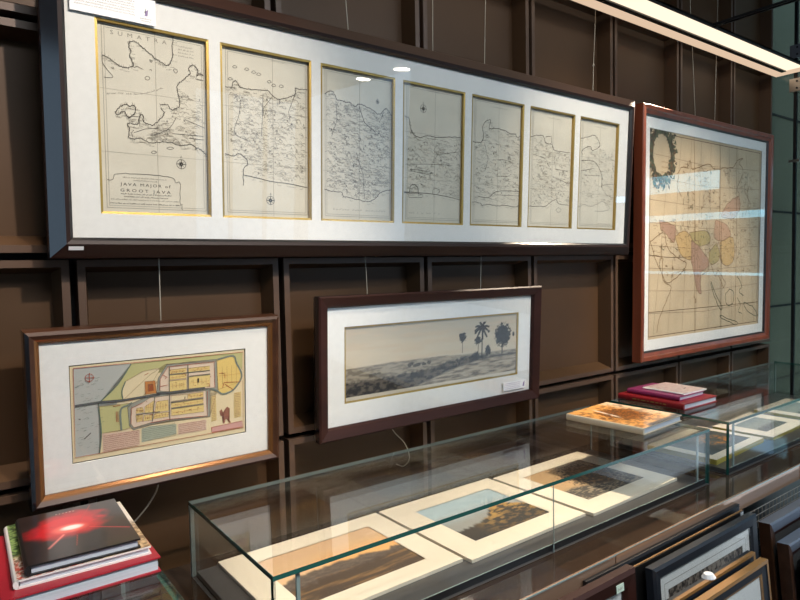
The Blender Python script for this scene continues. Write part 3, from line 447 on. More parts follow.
m_ = MB(); m_.box(-3.1, 3.72, -4.1, 1.62, -1.55, -1.5, 'floor'); struct(m_, 'floor')
m_ = MB(); m_.box(-3.1, 3.699, -4.1, 1.62, 1.54, 1.66, 'ceil'); struct(m_, 'ceiling')
# left wall and front wall with real window openings to the daylight
def holed_wall(name, axis, at, th, a0, a1, z0, z1, holes, m):
    b = MB(); As = sorted({a0, a1, *[h[0] for h in holes], *[h[1] for h in holes]}); Zs = sorted({z0, z1, *[h[2] for h in holes], *[h[3] for h in holes]})
    for p, q in zip(As, As[1:]):
        for r, s in zip(Zs, Zs[1:]):
            if not any(h[0] < (p + q) / 2 < h[1] and h[2] < (r + s) / 2 < h[3] for h in holes):
                if axis == 'x': b.box(at - th, at, p, q, r, s, m)
                else: b.box(p, q, at - th, at, r, s, m)
    return struct(b, name)
WL = [(-2.6, .9, -.7, 1.45)]; WF = [(2.3, 3.6, -.35, 1.5)]
holed_wall('wall_left', 'x', -3.0, .1, -4.1, 1.62, -1.5, 1.6, WL, 'roomwall')
holed_wall('wall_front', 'y', -4.0, .1, -3.1, 3.72, -1.5, 1.6, WF, 'roomwall')
def window(name, axis, at, h, bars=3):
    b = MB(); a0, a1, z0, z1 = h; t = .04
    def bx(p, q, r, s, m, d=.02):
        if axis == 'x': b.box(at - .05 - d, at - .05 + d, p, q, r, s, m)
        else: b.box(p, q, at - .05 - d, at - .05 + d, r, s, m)
    bx(a0, a1, z0, z0 + t, 'trim'); bx(a0, a1, z1 - t, z1, 'trim'); 
    for k in range(bars + 1):
        p = a0 + (a1 - a0 - t) * k / bars; bx(p, p + t, z0, z1, 'trim')
    bx(a0 + t, a1 - t, z0 + t, z1 - t, 'caseglass', .003)
    struct(b, name)
window('window_1', 'x', -3.0, WL[0]); window('window_2', 'y', -4.0, WF[0])
# the glazed end of the room, and what lies beyond it
g = MB(); g.box(3.70, 3.712, 1.432, 1.60, -1.5, 1.6, 'partition', dict(front='glassedge', back='glassedge')); struct(g, 'window_3', 'fixed green tinted glass pane at the right end of the wall')
d = MB(); d.box(3.70, 3.712, .45, 1.416, -1.49, 1.6, 'partition', dict(front='glassedge', back='black')); do = struct(d, 'door_1', 'frameless green glass door')
t_ = MB(); t_.box(3.697, 3.715, 1.417, 1.431, -1.5, 1.6, 'black'); struct(t_, 'trim_1', 'black joint between glass pane and glass door')
for z in (1.097, .922, .525):
    h = MB()
    hh = .034 if z > .6 else .006
    h.box(3.684, 3.728, 1.395, 1.447, z - hh, z + hh, 'steel' if z < 1.09 else 'frame_greysheen')  # upper clamp gets a darker metal, its shade put into the colour
    for q in (-.018, .018):
        if z > .6: h.tube([(3.684, 1.41, z + q), (3.679, 1.41, z + q)], .005, 'black')
    tag(h.build('glass_clamp'), {1.097: 'steel clamp with shade in its colour on the glass joint above the light shelf', .922: 'bright steel clamp on the glass joint just below the light shelf', .525: 'small pale metal clip on the glass joint beside the large map'}[z], 'hinge', None)
o_ = MB(); o_.box(3.72, 9.1, -9, 1.75, -1.55, -1.5, 'outfloor'); struct(o_, 'floor_outside')
o_ = MB(); o_.box(3.72, 9.1, 1.75, 1.85, -1.5, 4.2, 'plaster')
for z in (-.9, -.3, .3, .9): o_.box(3.75, 9.1, 1.744, 1.751, z, z + .012, 'gap')
struct(o_, 'wall_outside_back')
WR = [(-2.70, -1.55, .96, 1.23), (-3.3, -.7, .53, .63), (-3.2, -.7, -.27, -.23)]
holed_wall('wall_right', 'x', 9.1, .1, -9, 1.85, -1.5, 4.2, WR, 'trim')

for k, h in enumerate(WR):
    b = MB(); b.box(9.03, 9.05, *h, 'daypane'); struct(b, 'window_%d' % (k + 4), 'bright daylit window in the wall across')
# ------------------------------------------------------------------ ceiling light shelf by the wall
L = empty('light_shelf', (2.4, 1.505, .985), 'long glowing light shelf with a dark groove, fixed along the top of the panelled wall', 'ceiling light')
def lp(mb, name, label=None):
    o = mb.build(name, L, (-2.4, -1.505, -.985))
    if label: o['label'] = label
b = MB(); b.box(.9, 3.66, 1.340, 1.505, .989, .996, 'black'); b.box(.9, 3.66, 1.340, 1.348, .983, .996, 'black'); lp(b, 'shelf_housing')
b = MB(); b.box(.9, 3.60, 1.349, 1.429, .984, .9885, 'panel_light'); lp(b, 'diffuser', 'broad glowing cream diffuser')
b = MB(); b.box(.9, 3.60, 1.4535, 1.505, .980, .9885, 'strip_light'); b.box(3.6005, 3.665, 1.345, 1.505, .980, .9885, 'strip_light'); lp(b, 'edge_strip', 'narrow peach edge strip')
b = MB(); b.box(.9, 3.60, 1.430, 1.453, .979, .9885, 'black'); lp(b, 'groove', 'black groove')
b = MB(); b.box(2.658, 2.664, .3, 1.339, .986, .996, 'black'); b.box(2.680, 2.686, .3, 1.339, .986, .996, 'black'); b.tube([(2.672, 1.342, .9905), (2.672, 1.30, .9905)], .008, 'black'); lp(b, 'support_bar', 'black bar running out from the shelf')
for x, y in ((3.595, -1.985), (3.575, -2.615)):
    b = empty('downlight', (x, y, 1.54), 'round recessed downlight in the dark ceiling', 'ceiling light', 'recessed ceiling downlights')
    r = MB(); n = 24
    P = lambda rad, z: [(rad * math.cos(2 * math.pi * k / n), rad * math.sin(2 * math.pi * k / n), z) for k in range(n)]
    A, B = P(.1, -.004), P(.075, -.012)
    for k in range(n): r.poly([A[k], A[(k + 1) % n], B[(k + 1) % n], B[k]], 'steel')
    r.build('trim_ring', b)
    r = MB(); r.poly(P(.075, -.010), 'lamp'); r.build('lens', b)

# ------------------------------------------------------------------ long framed map of seven sheets
OPS = [(.0562 + .2691 * k, .0518, .2988 + .2686 * k, .4602) for k in range(7)]
SLOPE = {'': 'frame_biglit', 'L': 'frame_side_shade', 'B': 'frame_big'}  # one moulding: light on top, shade at left and bottom, put into colour
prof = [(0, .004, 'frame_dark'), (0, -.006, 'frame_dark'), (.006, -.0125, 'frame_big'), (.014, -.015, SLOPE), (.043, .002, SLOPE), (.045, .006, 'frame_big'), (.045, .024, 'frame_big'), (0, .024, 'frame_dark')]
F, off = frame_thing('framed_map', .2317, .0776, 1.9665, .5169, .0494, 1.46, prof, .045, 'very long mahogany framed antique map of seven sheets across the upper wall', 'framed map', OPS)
fi = MB()
for o in OPS: fillet(fi, o, .0055, .0016, 'gilt', .0094)
fi.build('gilt_fillet', bpy.data.objects[F['_m']])
Jn = {0: None, 1: (0, [1, 2]), 2: (0, [1]), 3: (0, [2]), 4: (0, [1]), 5: (0, [2]), 6: (0, [5])}
for k, o in enumerate(OPS):
    s = MB(); y = .0110; y1 = y - .0004; y2 = y - .0008
    s.poly([(o[0] - .004, y, o[1] - .004), (o[2] + .004, y, o[1] - .004), (o[2] + .004, y, o[3] + .004), (o[0] - .004, y, o[3] + .004)], 'paper')
    i = .013; rect(s, o[0] + i, o[1] + i, o[2] - i, o[3] - i, .0009, 'inkgrey', y1); rect(s, o[0] + i + .005, o[1] + i + .005, o[2] - i - .005, o[3] - i - .005, .0007, 'inkgrey', y1)
    fx = (o[0] + o[2]) / 2 + (.012 if k == 1 else 0); 
    ink(s, [(fx, o[1] + .006), (fx, o[3] - .006)], .0012, 'inkfaint', y1)
    for z in (.33, .66): ink(s, [(o[0] + .006, o[1] + z * .4), (o[2] - .006, o[1] + z * .4)], .0008, 'inkfaint', y1)
    lines = [[tuple(p) for p in l] for l in T['java'][str(k)]]
    for n_, l in enumerate(lines):
        if k == 0 and n_ == 8:
            q = smooth_line(l, 8); 
            for a in range(1, len(q) - 1): 
                if a % 4: ticks(s, q[a][0], q[a][0] + .003, q[a][1], .004, .0008, 'inkgrey', y1)
            continue
        thick = .0014 if (n_ in (0, 9, 11, 12, 13) if k == 0 else n_ < 3) else .0009
        q = smooth_line(l, 6) if len(l) > 3 else l
        ink(s, q, thick, 'ink', y2, .0013 if len(l) > 6 else 0)
        if thick > .0013:
            for (a, b), (c, d_) in zip(q, q[1:]):
                if random.random() < .8:
                    e = random.uniform(.002, .006); ink(s, [(a, b), (a + random.uniform(-.6, .6) * e, b + random.choice((-1, 1)) * e)], .0006, 'inkgrey', y1)
                    if random.random() < .3: ticks(s, a, a + .010, b - .009, .003, .0006, 'inkgrey', y1)
    random.seed(40 + k)
    inside = lambda x, z: o[0] + .02 < x < o[2] - .02 and o[1] + .02 < z < o[3] - .02
    if k == 0:
        N = lambda x: np.interp(x, [.15, .21, .225, .28], [.22, .27, .33, .33]); S = lambda x: np.interp(x, [.12, .22, .28], [.222, .212, .195])
    else:
        a, bb = Jn[k]; pn = sorted(lines[a]); ps = sorted(sum((lines[q] for q in bb), []))
        N = lambda x, pn=pn: np.interp(x, [p[0] for p in pn], [p[1] for p in pn]) - .006
        S = lambda x, ps=ps: np.interp(x, [p[0] for p in ps], [p[1] for p in ps]) + .006
    dens = {0: 300, 1: 620, 2: 900, 3: 420, 4: 430, 5: 420, 6: 260}[k]
    for _ in range(dens):
        x = random.uniform(o[0] + .02, o[2] - .022); a, b = S(x), N(x)
        if b - a < .01: continue
        z = random.uniform(a, b)
        if not inside(x, z): continue
        e = random.uniform(.002, .009); h = e * random.uniform(.05, .5); sl_ = random.uniform(-.5, .3)
        ink(s, [(x - e, z - h + sl_ * -e), (x - e * .3, z + h * .6), (x + e * .2, z + h), (x + e, z - h + sl_ * e)], random.uniform(.0006, .0009), random.choice(('inkgrey', 'inkfaint', 'inkgrey') if k in (2, 4, 5) else ('inkgrey', 'inkfaint', 'inkfaint')), y1)
        if random.random() < .18: ticks(s, x, x + .014, z - .004, .0035, .0007, 'inkgrey', y1)
        if random.random() < .10: ring(s, x, z + .004, .0016, .0008, 'ink', y1, 6)
    pt = T['pt']
    if k == 0:
        text(s, 'S  U  M  A  T  R  A', .0864, .203, .430, .0085, 'inkgrey', y1)
        text(s, 'JAVA MAJOR of', .097, .204, .1135, .0085, 'ink', y1, 1.35); text(s, 'GROOT JAVA', .097, .204, .1005, .0085, 'ink', y1, 1.5)
        for z, a, b, m in ((.1300, .103, .197, 'inkgrey'), (.1245, .125, .175, 'inkgrey'), (.0945, .098, .206, 'ink'), (.0885, .104, .200, 'ink'), (.0820, .078, .223, 'inkgrey'), (.0735, .076, .226, 'ink')): ticks(s, a, b, z, .0036, .0009, m, y1)
        for q in range(4): ticks(s, .228, .262, .430 - q * .007, .004, .0007, 'inkgrey', y1)
        compass(s, .2295, .1695, .0105, 'ink', y1)
    if k == 1: compass(s, .4498, .0977, .0105, 'ink', y1); ticks(s, .455, .50, .438, .004, .0007, 'inkgrey', y1)
    if k == 2: ticks(s, .632, .808, .081, .0065, .0009, 'inkgrey', y1, 0, 1.6); compass(s, .775, .385, .005, 'ink', y1)
    if k == 3: ticks(s, .89, 1.008, .081, .0065, .0009, 'inkgrey', y1, 0, 1.6); compass(s, .9386, .3882, .011, 'ink', y1); ticks(s, .96, 1.0, .44, .004, .0007, 'inkgrey', y1)
    if k > 3: ticks(s, o[0] + .09, o[0] + .16, o[3] - .03, .004, .0007, 'inkgrey', y1)
    if k == 6: ticks(s, o[0] + .12, o[2] - .03, o[1] + .02, .005, .0008, 'inkgrey', y1)
    s.v = [(x + (x + .2317) * yy / 1.46, yy, z + (z + .0776) * yy / 1.46) for x, yy, z in s.v]
    s.build('map_sheet', F, off)
c = MB(); c.box(.0095, .1785, -.0072, -.0057, .4625, .516, 'white'); y = -.0074
for q in range(7): ticks(c, .018, .135 - (q == 6) * .05, .476 + q * .0055, .0035, .0007, 'inkgrey', y)
fill(c, [(.1555, .480), (.1615, .480), (.160, .487), (.1635, .494), (.158, .490)], 'lilac', y); fill(c, [(.1555, .487), (.1575, .484), (.159, .4975)], 'ink', y)
ticks(c, .147, .172, .4725, .003, .0007, 'inkgrey', y); ticks(c, .149, .170, .468, .003, .0007, 'inkgrey', y)
c.build('label_card', F, off)['label'] = 'white printed label card tucked in the top left corner'
c = MB()
st = lambda a, dy=0: (-.0, 0, 0)
sx0, sx1 = -.010, .0185
c.poly([(sx0, -.0085, -.0265), (sx1, -.0085, -.0265), (sx1, -.0128, -.0185), (sx0, -.0128, -.0185)], 'white'); c.poly([(sx0, -.0075, -.0265), (sx1, -.0075, -.0265), (sx1, -.0118, -.0185), (sx0, -.0118, -.0185)], 'white')
c.build('sticker', F, off)['label'] = 'small white sticker on the lower left corner'

# ------------------------------------------------------------------ large framed map of Asia
prof = [(0, .004, 'frame_dark'), (0, -.004, 'frame_dark'), (.007, -.009, 'frame_red'), (.020, -.013, 'frame_red'), (.023, -.019, 'frame_red'), (.038, -.020, 'frame_red'), (.042, -.016, 'frame_red'), (.042, .022, 'frame_red'), (0, .022, 'frame_dark')]
o = (.0343, .0440, 1.0440, .9202)
A, off = frame_thing('framed_map', 2.3346, -.3683, 1.0888, .9652, .0119, 1.46, prof, .042, 'large upright map of Asia in a red brown frame, right of the seven sheet map', 'framed map', [o])
s = MB(); y = .0045
s.poly([(o[0] - .004, y, o[1] - .004), (o[2] + .004, y, o[1] - .004), (o[2] + .004, y, o[3] + .004), (o[0] - .004, y, o[3] + .004)], 'asiapaper')
rect(s, o[0] + .012, o[1] + .012, o[2] - .012, o[3] - .012, .003, 'c_line', y - .0003)
nf = 0
for kind, p in T['asia']:
    p = [tuple(q) for q in p]
    if kind in ('pink', 'tan', 'mauve', 'green'):
        nf += 1; fill(s, smooth_line(p + [p[0]], 3)[:-1], 'c_agreen' if kind == 'green' else 'c_' + kind, y - .0003 - .00004 * nf)
        ink(s, smooth_line(p + [p[0]], 5), .0028, 'c_coast', y - .0009, .003)
    elif kind in ('wreath', 'wreathin'):
        if kind == 'wreath': continue
        cx_, cz_ = sum(a for a, b_ in p) / len(p), sum(b_ for a, b_ in p) / len(p)
        for _ in range(650):
            an = random.uniform(0, 6.283); rr_ = random.uniform(.80, 1.0 + .45 * random.random())
            if math.sin(an) < -.6 and random.random() < .35: continue
            xx, zz = cx_ + .088 * rr_ * math.cos(an) * (1.05 if math.cos(an) > 0 else .9), cz_ + .112 * rr_ * math.sin(an)
            if xx < .046 or zz > .915: continue
            e = random.uniform(.006, .018); a2 = random.uniform(0, 6.28)
            fill(s, [(xx + e * math.cos(a2), zz + e * math.sin(a2)), (xx - e * .5 * math.sin(a2), zz + e * .5 * math.cos(a2)), (xx - e * math.cos(a2), zz - e * math.sin(a2)), (xx + e * .4 * math.sin(a2), zz - e * .4 * math.cos(a2))], random.choice(('c_wreath', 'c_wreath', 'c_gcoast', 'c_gcoast', 'c_line')), y - .0011 - random.random() * .0004)
    else:
        ink(s, smooth_line(p, 5) if len(p) > 2 else p, {'coast': .0036, 'gcoast': .0036, 'line': .0024, 'fold': .0030}[kind], 'c_' + kind, y - .0009, 0 if kind in ('line', 'fold') else .0025)
random.seed(3)
for _ in range(520):
    x = random.uniform(.07, 1.0); z = random.uniform(.30, .80)
    if x < .30 and z > .55: continue
    e = random.uniform(.004, .016)
    if random.random() < .5: ticks(s, x, x + e * 2, z, .006, .0016, 'c_coast', y - .0008)
    else: ink(s, smooth_line([(x + random.uniform(-e, e), z + random.uniform(-e, e)) for _q in range(4)], 3), .0018, random.choice(('c_coast', 'c_line', 'c_gcoast')), y - .0008)
for k in range(1, 9): ink(s, [(o[0] + .012, .06 + k * .095), (.5, .055 + k * .095 - .012), (o[2] - .012, .06 + k * .095)], .0012, 'c_line', y - .0006)
for k in range(1, 10): ink(s, [(.54 + (k - 5) * .115, o[1] + .012), (.54 + (k - 5) * .085, o[3] - .012)], .0012, 'c_line', y - .0006)
for q in range(5): ticks(s, .13, .19, .70 + q * .022, .008, .0018, 'c_coast', y - .0016)
s.build('map_sheet', A, off)

# ------------------------------------------------------------------ framed plan of a walled town, lower left
prof = [(0, .004, 'frame_goldlip'), (0, -.006, 'frame_goldlip'), (.005, -.011, 'frame_goldlip'), (.009, -.013, 'frame_walnut'), (.018, -.0185, {'': 'frame_walnut', 'L': 'frame_side_shade', 'B': 'frame_brown'}), (.025, -.014, {'': 'frame_walnut', 'L': 'frame_side_shade', 'B': 'frame_brown'}), (.027, -.006, {'': 'frame_walnut', 'L': 'frame_side_shade', 'B': 'frame_brown'}), (.027, .030, 'frame_walnut'), (0, .030, 'frame_dark')]  # left and bottom rails take darker colours in place of shade
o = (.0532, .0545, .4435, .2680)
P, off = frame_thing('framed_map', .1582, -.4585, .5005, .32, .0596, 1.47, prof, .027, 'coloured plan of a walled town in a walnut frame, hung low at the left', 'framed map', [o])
s = MB(); y = .0030
s.poly([(o[0] - .004, y, o[1] - .004), (o[2] + .004, y, o[1] - .004), (o[2] + .004, y, o[3] + .004), (o[0] - .004, y, o[3] + .004)], 'c_cream')
rect(s, o[0] + .001, o[1] + .001, o[2] - .001, o[3] - .001, .0024, 'ink', y - .0004)
for n_, (kind, p) in enumerate(T['ll']):
    fill(s, p, 'c_' + kind, y - .0004 - .00003 * n_)
    x0, x1 = min(q[0] for q in p), max(q[0] for q in p); z0, z1 = min(q[1] for q in p), max(q[1] for q in p)
    if kind in ('yellow', 'cream', 'grey', 'pinkl', 'fort', 'fortin', 'green'): ink(s, p + [p[0]], .0007, 'c_coast' if kind != 'grey' else 'c_dark', y - .0019)
    if kind in ('yellow', 'gold') and len(p) >= 4:
        for q in range(1, 5):
            xx = x0 + (x1 - x0) * q / 5; ink(s, [(xx, z0 + (z1 - z0) * .25), (xx, z0 + (z1 - z0) * .75)], .0005, 'c_figure', y - .0022)
        ink(s, [(x0 + .003, (z0 + z1) / 2), (x1 - .003, (z0 + z1) / 2)], .0005, 'c_fort', y - .0022)
    if kind in ('pinkt', 'greent', 'yellowt'):
        for q in range(int((z1 - z0) / .0042)): ticks(s, x0 + .002, x1 - .002, z0 + .002 + q * .0042, .0025, .0006, 'c_figure' if kind != 'greent' else 'c_canal', y - .0022)
    if kind in ('yellow', 'fort'):
        for q in range(5):
            xx, zz = random.uniform(x0, x1), random.uniform(z0, z1); ink(s, [(xx, zz), (xx + .003, zz)], .001, 'c_fortin', y - .0022)
for kind, p in T['lll']:
    q = smooth_line(p, 4) if kind in ('moat', 'coastl') else p
    ink(s, q, {'road': .0042, 'canal': .0021, 'moat': .0042, 'coastl': .0026, 'red': .0011, 'dark': .0016}[kind], 'c_' + kind, y - (.0024 if kind in ('red', 'dark') else .0020))
    if kind == 'road': ink(s, [(a, b + .0021) for a, b in p], .0008, 'c_dark', y - .0025); ink(s, [(a, b - .0021) for a, b in p], .0008, 'c_dark', y - .0025)
ring(s, .0922, .2376, .0082, .0010, 'c_red', y - .0024)
for _ in range(70):
    x, z = random.uniform(.062, .115), random.uniform(.075, .24)
    ink(s, [(x, z), (x + .006, z + .0008)], .0005, 'c_coastl', y - .0023)
s.build('map_sheet', P, off)

# ------------------------------------------------------------------ framed panorama with palms
prof = [(0, .004, 'frame_brown'), (0, -.005, 'frame_brown'), (.004, -.0130, 'frame_brown'), (.029, -.0220, 'frame_brown'), (.0335, -.018, 'frame_side_shade'), (.0335, .004, 'frame_dark'), (.028, .020, 'frame_dark'), (0, .020, 'frame_dark')]
o = (.0562, .0595, .7537, .2753)
C_, off = frame_thing('framed_print', .8343, -.4349, .8127, .3302, .0432, 1.47, prof, .0335, 'sepia landscape panorama with palm trees in a dark brown frame', 'framed print', [o], 'matcool')
fi = MB(); fillet(fi, o, .0052, .0016); fi.build('gilt_fillet', bpy.data.objects[C_['_m']])
picture('landscape_picture', o[2] - o[0] - .004, o[3] - o[1] - .004, 260, 90, art_panorama, C_, 'xz', (off[0] + o[0] + .002, .0052, off[2] + o[1] + .002))
c = MB(); c.box(.678, .788, -.0070, -.0057, .0115, .0410, 'white'); y = -.0072
for q in range(4): ticks(c, .684, .760, .0335 - q * .0058, .0035, .0009, 'lilac', y)
fill(c, [(.772, .018), (.780, .018), (.778, .026), (.782, .036), (.775, .031)], 'lilac', y)
c.build('price_label', C_, off)['label'] = 'small white printed label on the lower right corner of the mat'

# ------------------------------------------------------------------ hanging cords
def cord(pts, label, r=.0013, knot=None, m='cord', group=None):
    b = MB(); b.tube(smooth_line3(pts), r, m, 6)
    if knot: b.tube([(knot[0], knot[1], knot[2] - .007), (knot[0], knot[1], knot[2]), (knot[0], knot[1], knot[2] + .007)], [.001, .005, .001], m, 6)
    tag(b.build('hanging_cord', smooth=True), label, 'cord', group)
def smooth_line3(p, k=5):
    if len(p) < 3: return p
    q = []
    for i in range(len(p) - 1):
        a, b, c, d = [Vector(p[j]) for j in (max(i - 1, 0), i, i + 1, min(i + 2, len(p) - 1))]
        for j in range(k):
            t = j / k; q.append(tuple(.5 * (2 * b + (c - a) * t + (2 * a - 5 * b + 4 * c - d) * t * t + (3 * b - a - 3 * c + d) * t ** 3)))
    q.append(tuple(p[-1])); return q
CY = 1.517
cord([(1.006, CY, -.10), (1.004, CY, .02), (.9645, CY, .665), (.90, CY, 1.538)], 'slanting cord from the top left down to the sepia panorama')
cord([(1.466, CY, -.085), (1.470, CY, .03), (1.498, CY, .666), (1.53, CY, 1.538)], 'right hand cord of the sepia panorama, running down behind the long map')
cord([(.418, CY, -.13), (.421, CY, .034), (.43, CY, 1.538)], 'thin cord above the walled town plan')
cord([(1.273, CY, .60), (1.277, CY, .83), (1.29, CY, 1.538)], 'straight cord rising from the middle of the long map')
cord([(2.082, CY, .60), (2.089, CY, .772), (2.103, CY, 1.0), (2.12, CY, 1.538)], 'knotted cord at the right end of the long map', .0013, (2.089, CY, .772))
cord([(2.86, CY, .60), (2.825, CY, .977), (2.77, CY, 1.538)], 'left of the two cords holding the Asia map')
cord([(3.032, CY, .60), (3.045, CY, .977), (3.07, CY, 1.538)], 'right of the two cords holding the Asia map')
cord([(1.06, CY, -.42), (1.089, CY, -.492), (1.133, CY, -.541), (1.151, CY, -.591), (1.128, CY, -.612), (1.10, CY, -.60)], 'loose looped cord end dangling below the sepia panorama')
cord([(.40, CY, -.46), (.397, CY, -.509), (.377, CY, -.543), (.352, CY, -.57), (.327, CY, -.589), (.30, CY, -.60)], 'loose cord end curling below the walled town plan', .0018, None, 'wire')

# ------------------------------------------------------------------ counter and glass cases
TZ = -.707
t = empty('display_counter', (1.2, 1.18, -1.5), 'long glossy dark brown counter under the glass cases', 'counter')
def tp(mb, name, label=None):
    o = mb.build(name, t, (-1.2, -1.18, 1.5))
    if label: o['label'] = label
b = MB(); b.box(-1.3, 3.62, .886, 1.50, TZ - .03, TZ - .001, 'tabletop'); tp(b, 'counter_top')
seams = [-1.3, -.2, .62, 1.29, 1.935, 2.36, 3.0, 3.62]
for i, (a, c) in enumerate(zip(seams, seams[1:])):
    b = MB(); dz = .004 if i % 2 else 0
    b.box(a + .001, c - .001, .880 - dz * .5, .886, TZ - .052, TZ - .001, 'apron'); tp(b, 'edge_panel')
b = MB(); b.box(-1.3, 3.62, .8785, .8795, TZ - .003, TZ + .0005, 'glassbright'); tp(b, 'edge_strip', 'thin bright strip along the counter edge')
b = MB(); b.box(-1.28, 3.60, .96, 1.50, -1.42, TZ - .031, 'black'); tp(b, 'base_cabinet')
b = MB(); b.box(-1.26, 3.58, .99, 1.50, -1.5, -1.42, 'black'); tp(b, 'plinth')

def glass_case(x0, x1, label, joints=()):
    y0, y1, zt, zb, th = .980, 1.431, -.53, TZ, .009
    c = empty('glass_display_case', ((x0 + x1) / 2, (y0 + y1) / 2, zb), label, 'display case')
    def part(mb, name, lab=None):
        o = mb.build(name, c, (-(x0 + x1) / 2, -(y0 + y1) / 2, -zb))
        if lab: o['label'] = lab
    E = 'glassedge'
    b = MB(); b.box(x0, x1, y0, y1, zt - th, zt, 'caseglass', dict(front=E, back='glassback', left=E, right=E)); part(b, 'top_pane')
    xs = [x0, *joints, x1]
    for a, d_ in zip(xs, xs[1:]):
        b = MB(); b.box(a + .0008, d_ - .0008, y0, y0 + th, zb, zt - th, 'caseglass', dict(left=E if a == x0 else 'caseglass', right=E if d_ == x1 else 'caseglass', top=E, bottom='tray')); part(b, 'front_pane')
    for a in joints:
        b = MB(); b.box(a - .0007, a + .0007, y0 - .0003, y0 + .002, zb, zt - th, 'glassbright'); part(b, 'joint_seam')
    b = MB(); b.box(x0, x1, y1 - th, y1, zb, zt - th, 'caseglass', dict(left='glassbright', right=E, top='caseglass', bottom='tray')); part(b, 'back_pane')
    for a in (x0, x1 - th):
        b = MB(); b.box(a, a + th, y0 + th, y1 - th, zb, zt - th, 'caseglass', dict(front=E, back='glassbright', top=E, bottom='tray')); part(b, 'side_pane')
    for a in (x0 + .050, x1 - .058):
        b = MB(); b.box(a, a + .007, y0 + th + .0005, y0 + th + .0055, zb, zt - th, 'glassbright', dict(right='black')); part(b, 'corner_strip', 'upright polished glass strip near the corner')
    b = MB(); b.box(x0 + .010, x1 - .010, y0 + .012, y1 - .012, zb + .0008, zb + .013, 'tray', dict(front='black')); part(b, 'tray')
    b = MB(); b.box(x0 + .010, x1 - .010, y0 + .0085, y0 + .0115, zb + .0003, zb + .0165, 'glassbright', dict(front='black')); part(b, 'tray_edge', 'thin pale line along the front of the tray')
    return c
glass_case(.441, 1.94, 'middle glass display case holding three cream matted paintings', (1.184,))
glass_case(2.066, 3.50, 'right hand glass display case behind, holding dark pictures in yellow edged mats', (2.78,))
glass_case(-1.20, .296, 'left hand glass display case under the book with the red explosion', (-.45,))

def matted(name, x0, y0, w, h, art, ops, label, group=None, rz=0., z=TZ + .0136, th=.008, m='creampaper', nx=120, ny=80, edge=None):
    r = empty(name, (x0 + w / 2, y0 + h / 2, z), label, 'matted picture', group, rz=rz)
    b = MB(); z1 = th
    xs = sorted({0, w, ops[0], ops[2]}); ys = sorted({0, h, ops[1], ops[3]})
    for a, c in zip(xs, xs[1:]):
        for d_, e in zip(ys, ys[1:]):
            if not (ops[0] < (a + c) / 2 < ops[2] and ops[1] < (d_ + e) / 2 < ops[3]): b.poly([(a, d_, z1), (c, d_, z1), (c, e, z1), (a, e, z1)], m)
    q = [(0, 0), (w, 0), (w, h), (0, h)]
    for k in range(4):
        j = (k + 1) % 4; b.poly([(*q[k], 0), (*q[j], 0), (*q[j], z1), (*q[k], z1)], edge or m)
    b.poly([(0, 0, 0), (0, h, 0), (w, h, 0), (w, 0, 0)], m)
    b.build('mat_board', r, (-w / 2, -h / 2, 0))
    picture('painting', ops[2] - ops[0], ops[3] - ops[1], nx, ny, art, r, 'xy', (ops[0] - w / 2, ops[1] - h / 2, z1 - .0015))
    return r
matted('matted_painting', .502, 1.062, .455, .357, art_sunset, (.068, .055, .388, .296), 'matted painting of an orange sunset over land, leftmost in the middle glass case', rz=.012)
matted('matted_painting', .968, 1.047, .430, .377, art_mountain, (.078, .068, .365, .310), 'matted painting of a hill under blue sky, second in the middle glass case', rz=.01)
matted('matted_painting', 1.412, 1.037, .440, .380, art_ruin, (.075, .070, .370, .322), 'painting of dark trees and rocks in cream mat, third in the middle glass case', rz=.016)
M['yellowedge'] = mat('yellow mat edge', (.42, .33, .06, 1), .6)
matted('matted_print', 2.09, 1.045, .40, .25, art_volcano, (.045, .035, .365, .215), 'dark picture with an orange ring in yellow edged mat, nearest in the right case', rz=.05, th=.018, edge='yellowedge')
matted('matted_print', 2.545, 1.05, .36, .23, art_river, (.07, .05, .29, .18), 'pale grey river picture in a cream mat, farther along the right case', rz=.04, th=.012, edge='yellowedge')
matted('matted_print', 2.97, 1.06, .36, .24, art_river, (.06, .05, .30, .19), 'cream matted picture at the far end of the right case', rz=.02, th=.012, edge='yellowedge')

# ------------------------------------------------------------------ books: spine at the left, head to the wall
def book(x0, y0, z0, w, h, t, rz, cover, label, art=None, spine_text=None, foil=None):
    r = empty('book', (x0, y0, z0), label, 'book', rz=rz)
    b = MB(); c = .003
    b.box(0, w, 0, h, 0, c, cover); b.box(0, w, 0, h, t - c, t, cover)
    n = 6; P_ = []
    for k in range(n + 1):
        a = math.pi * (k / n - .5); P_.append((-.006 * math.cos(a), t / 2 + t / 2 * math.sin(a)))
    for (xa, za), (xb, zb_) in zip(P_, P_[1:]): b.poly([(xa, 0, za), (xb, 0, zb_), (xb, h, zb_), (xa, h, za)], cover)
    for y in (0, h): b.poly([(a, y, c_) for a, c_ in P_] + [(.002, y, t), (.002, y, 0)], cover)
    b.build('cover', r)
    p = MB(); p.box(.004, w - .004, .004, h - .004, c + .0002, t - c - .0002, 'pages'); p.build('page_block', r)
    if art: picture('cover_picture', w, h, 110, 130, art, r, 'xy', (0, 0, t + .0004), 'gloss_cover')
    if spine_text:
        s = MB(); y = h * .25
        while y < h * .75:
            e = random.uniform(.006, .02); s.poly([(-.0064, y, t * .40), (-.0064, y + e, t * .40), (-.0064, y + e, t * .58), (-.0064, y, t * .58)], spine_text); y += e + .006
        s.build('spine_lettering', r)['label'] = 'gold lettering on the spine'
    return r
CZ = -.5298; M['bookcream'] = mat('cream cover', (.62, .52, .38, 1), .35)
book(.056, 1.124, CZ, .238, .288, .027, 0, 'bookred', 'big red book at the bottom of the left hand stack')
book(.079, 1.150, CZ + .0272, .205, .268, .0145, -.025, 'bookwhite', 'white book with green foliage cover, middle of the left hand stack', art_foliage)
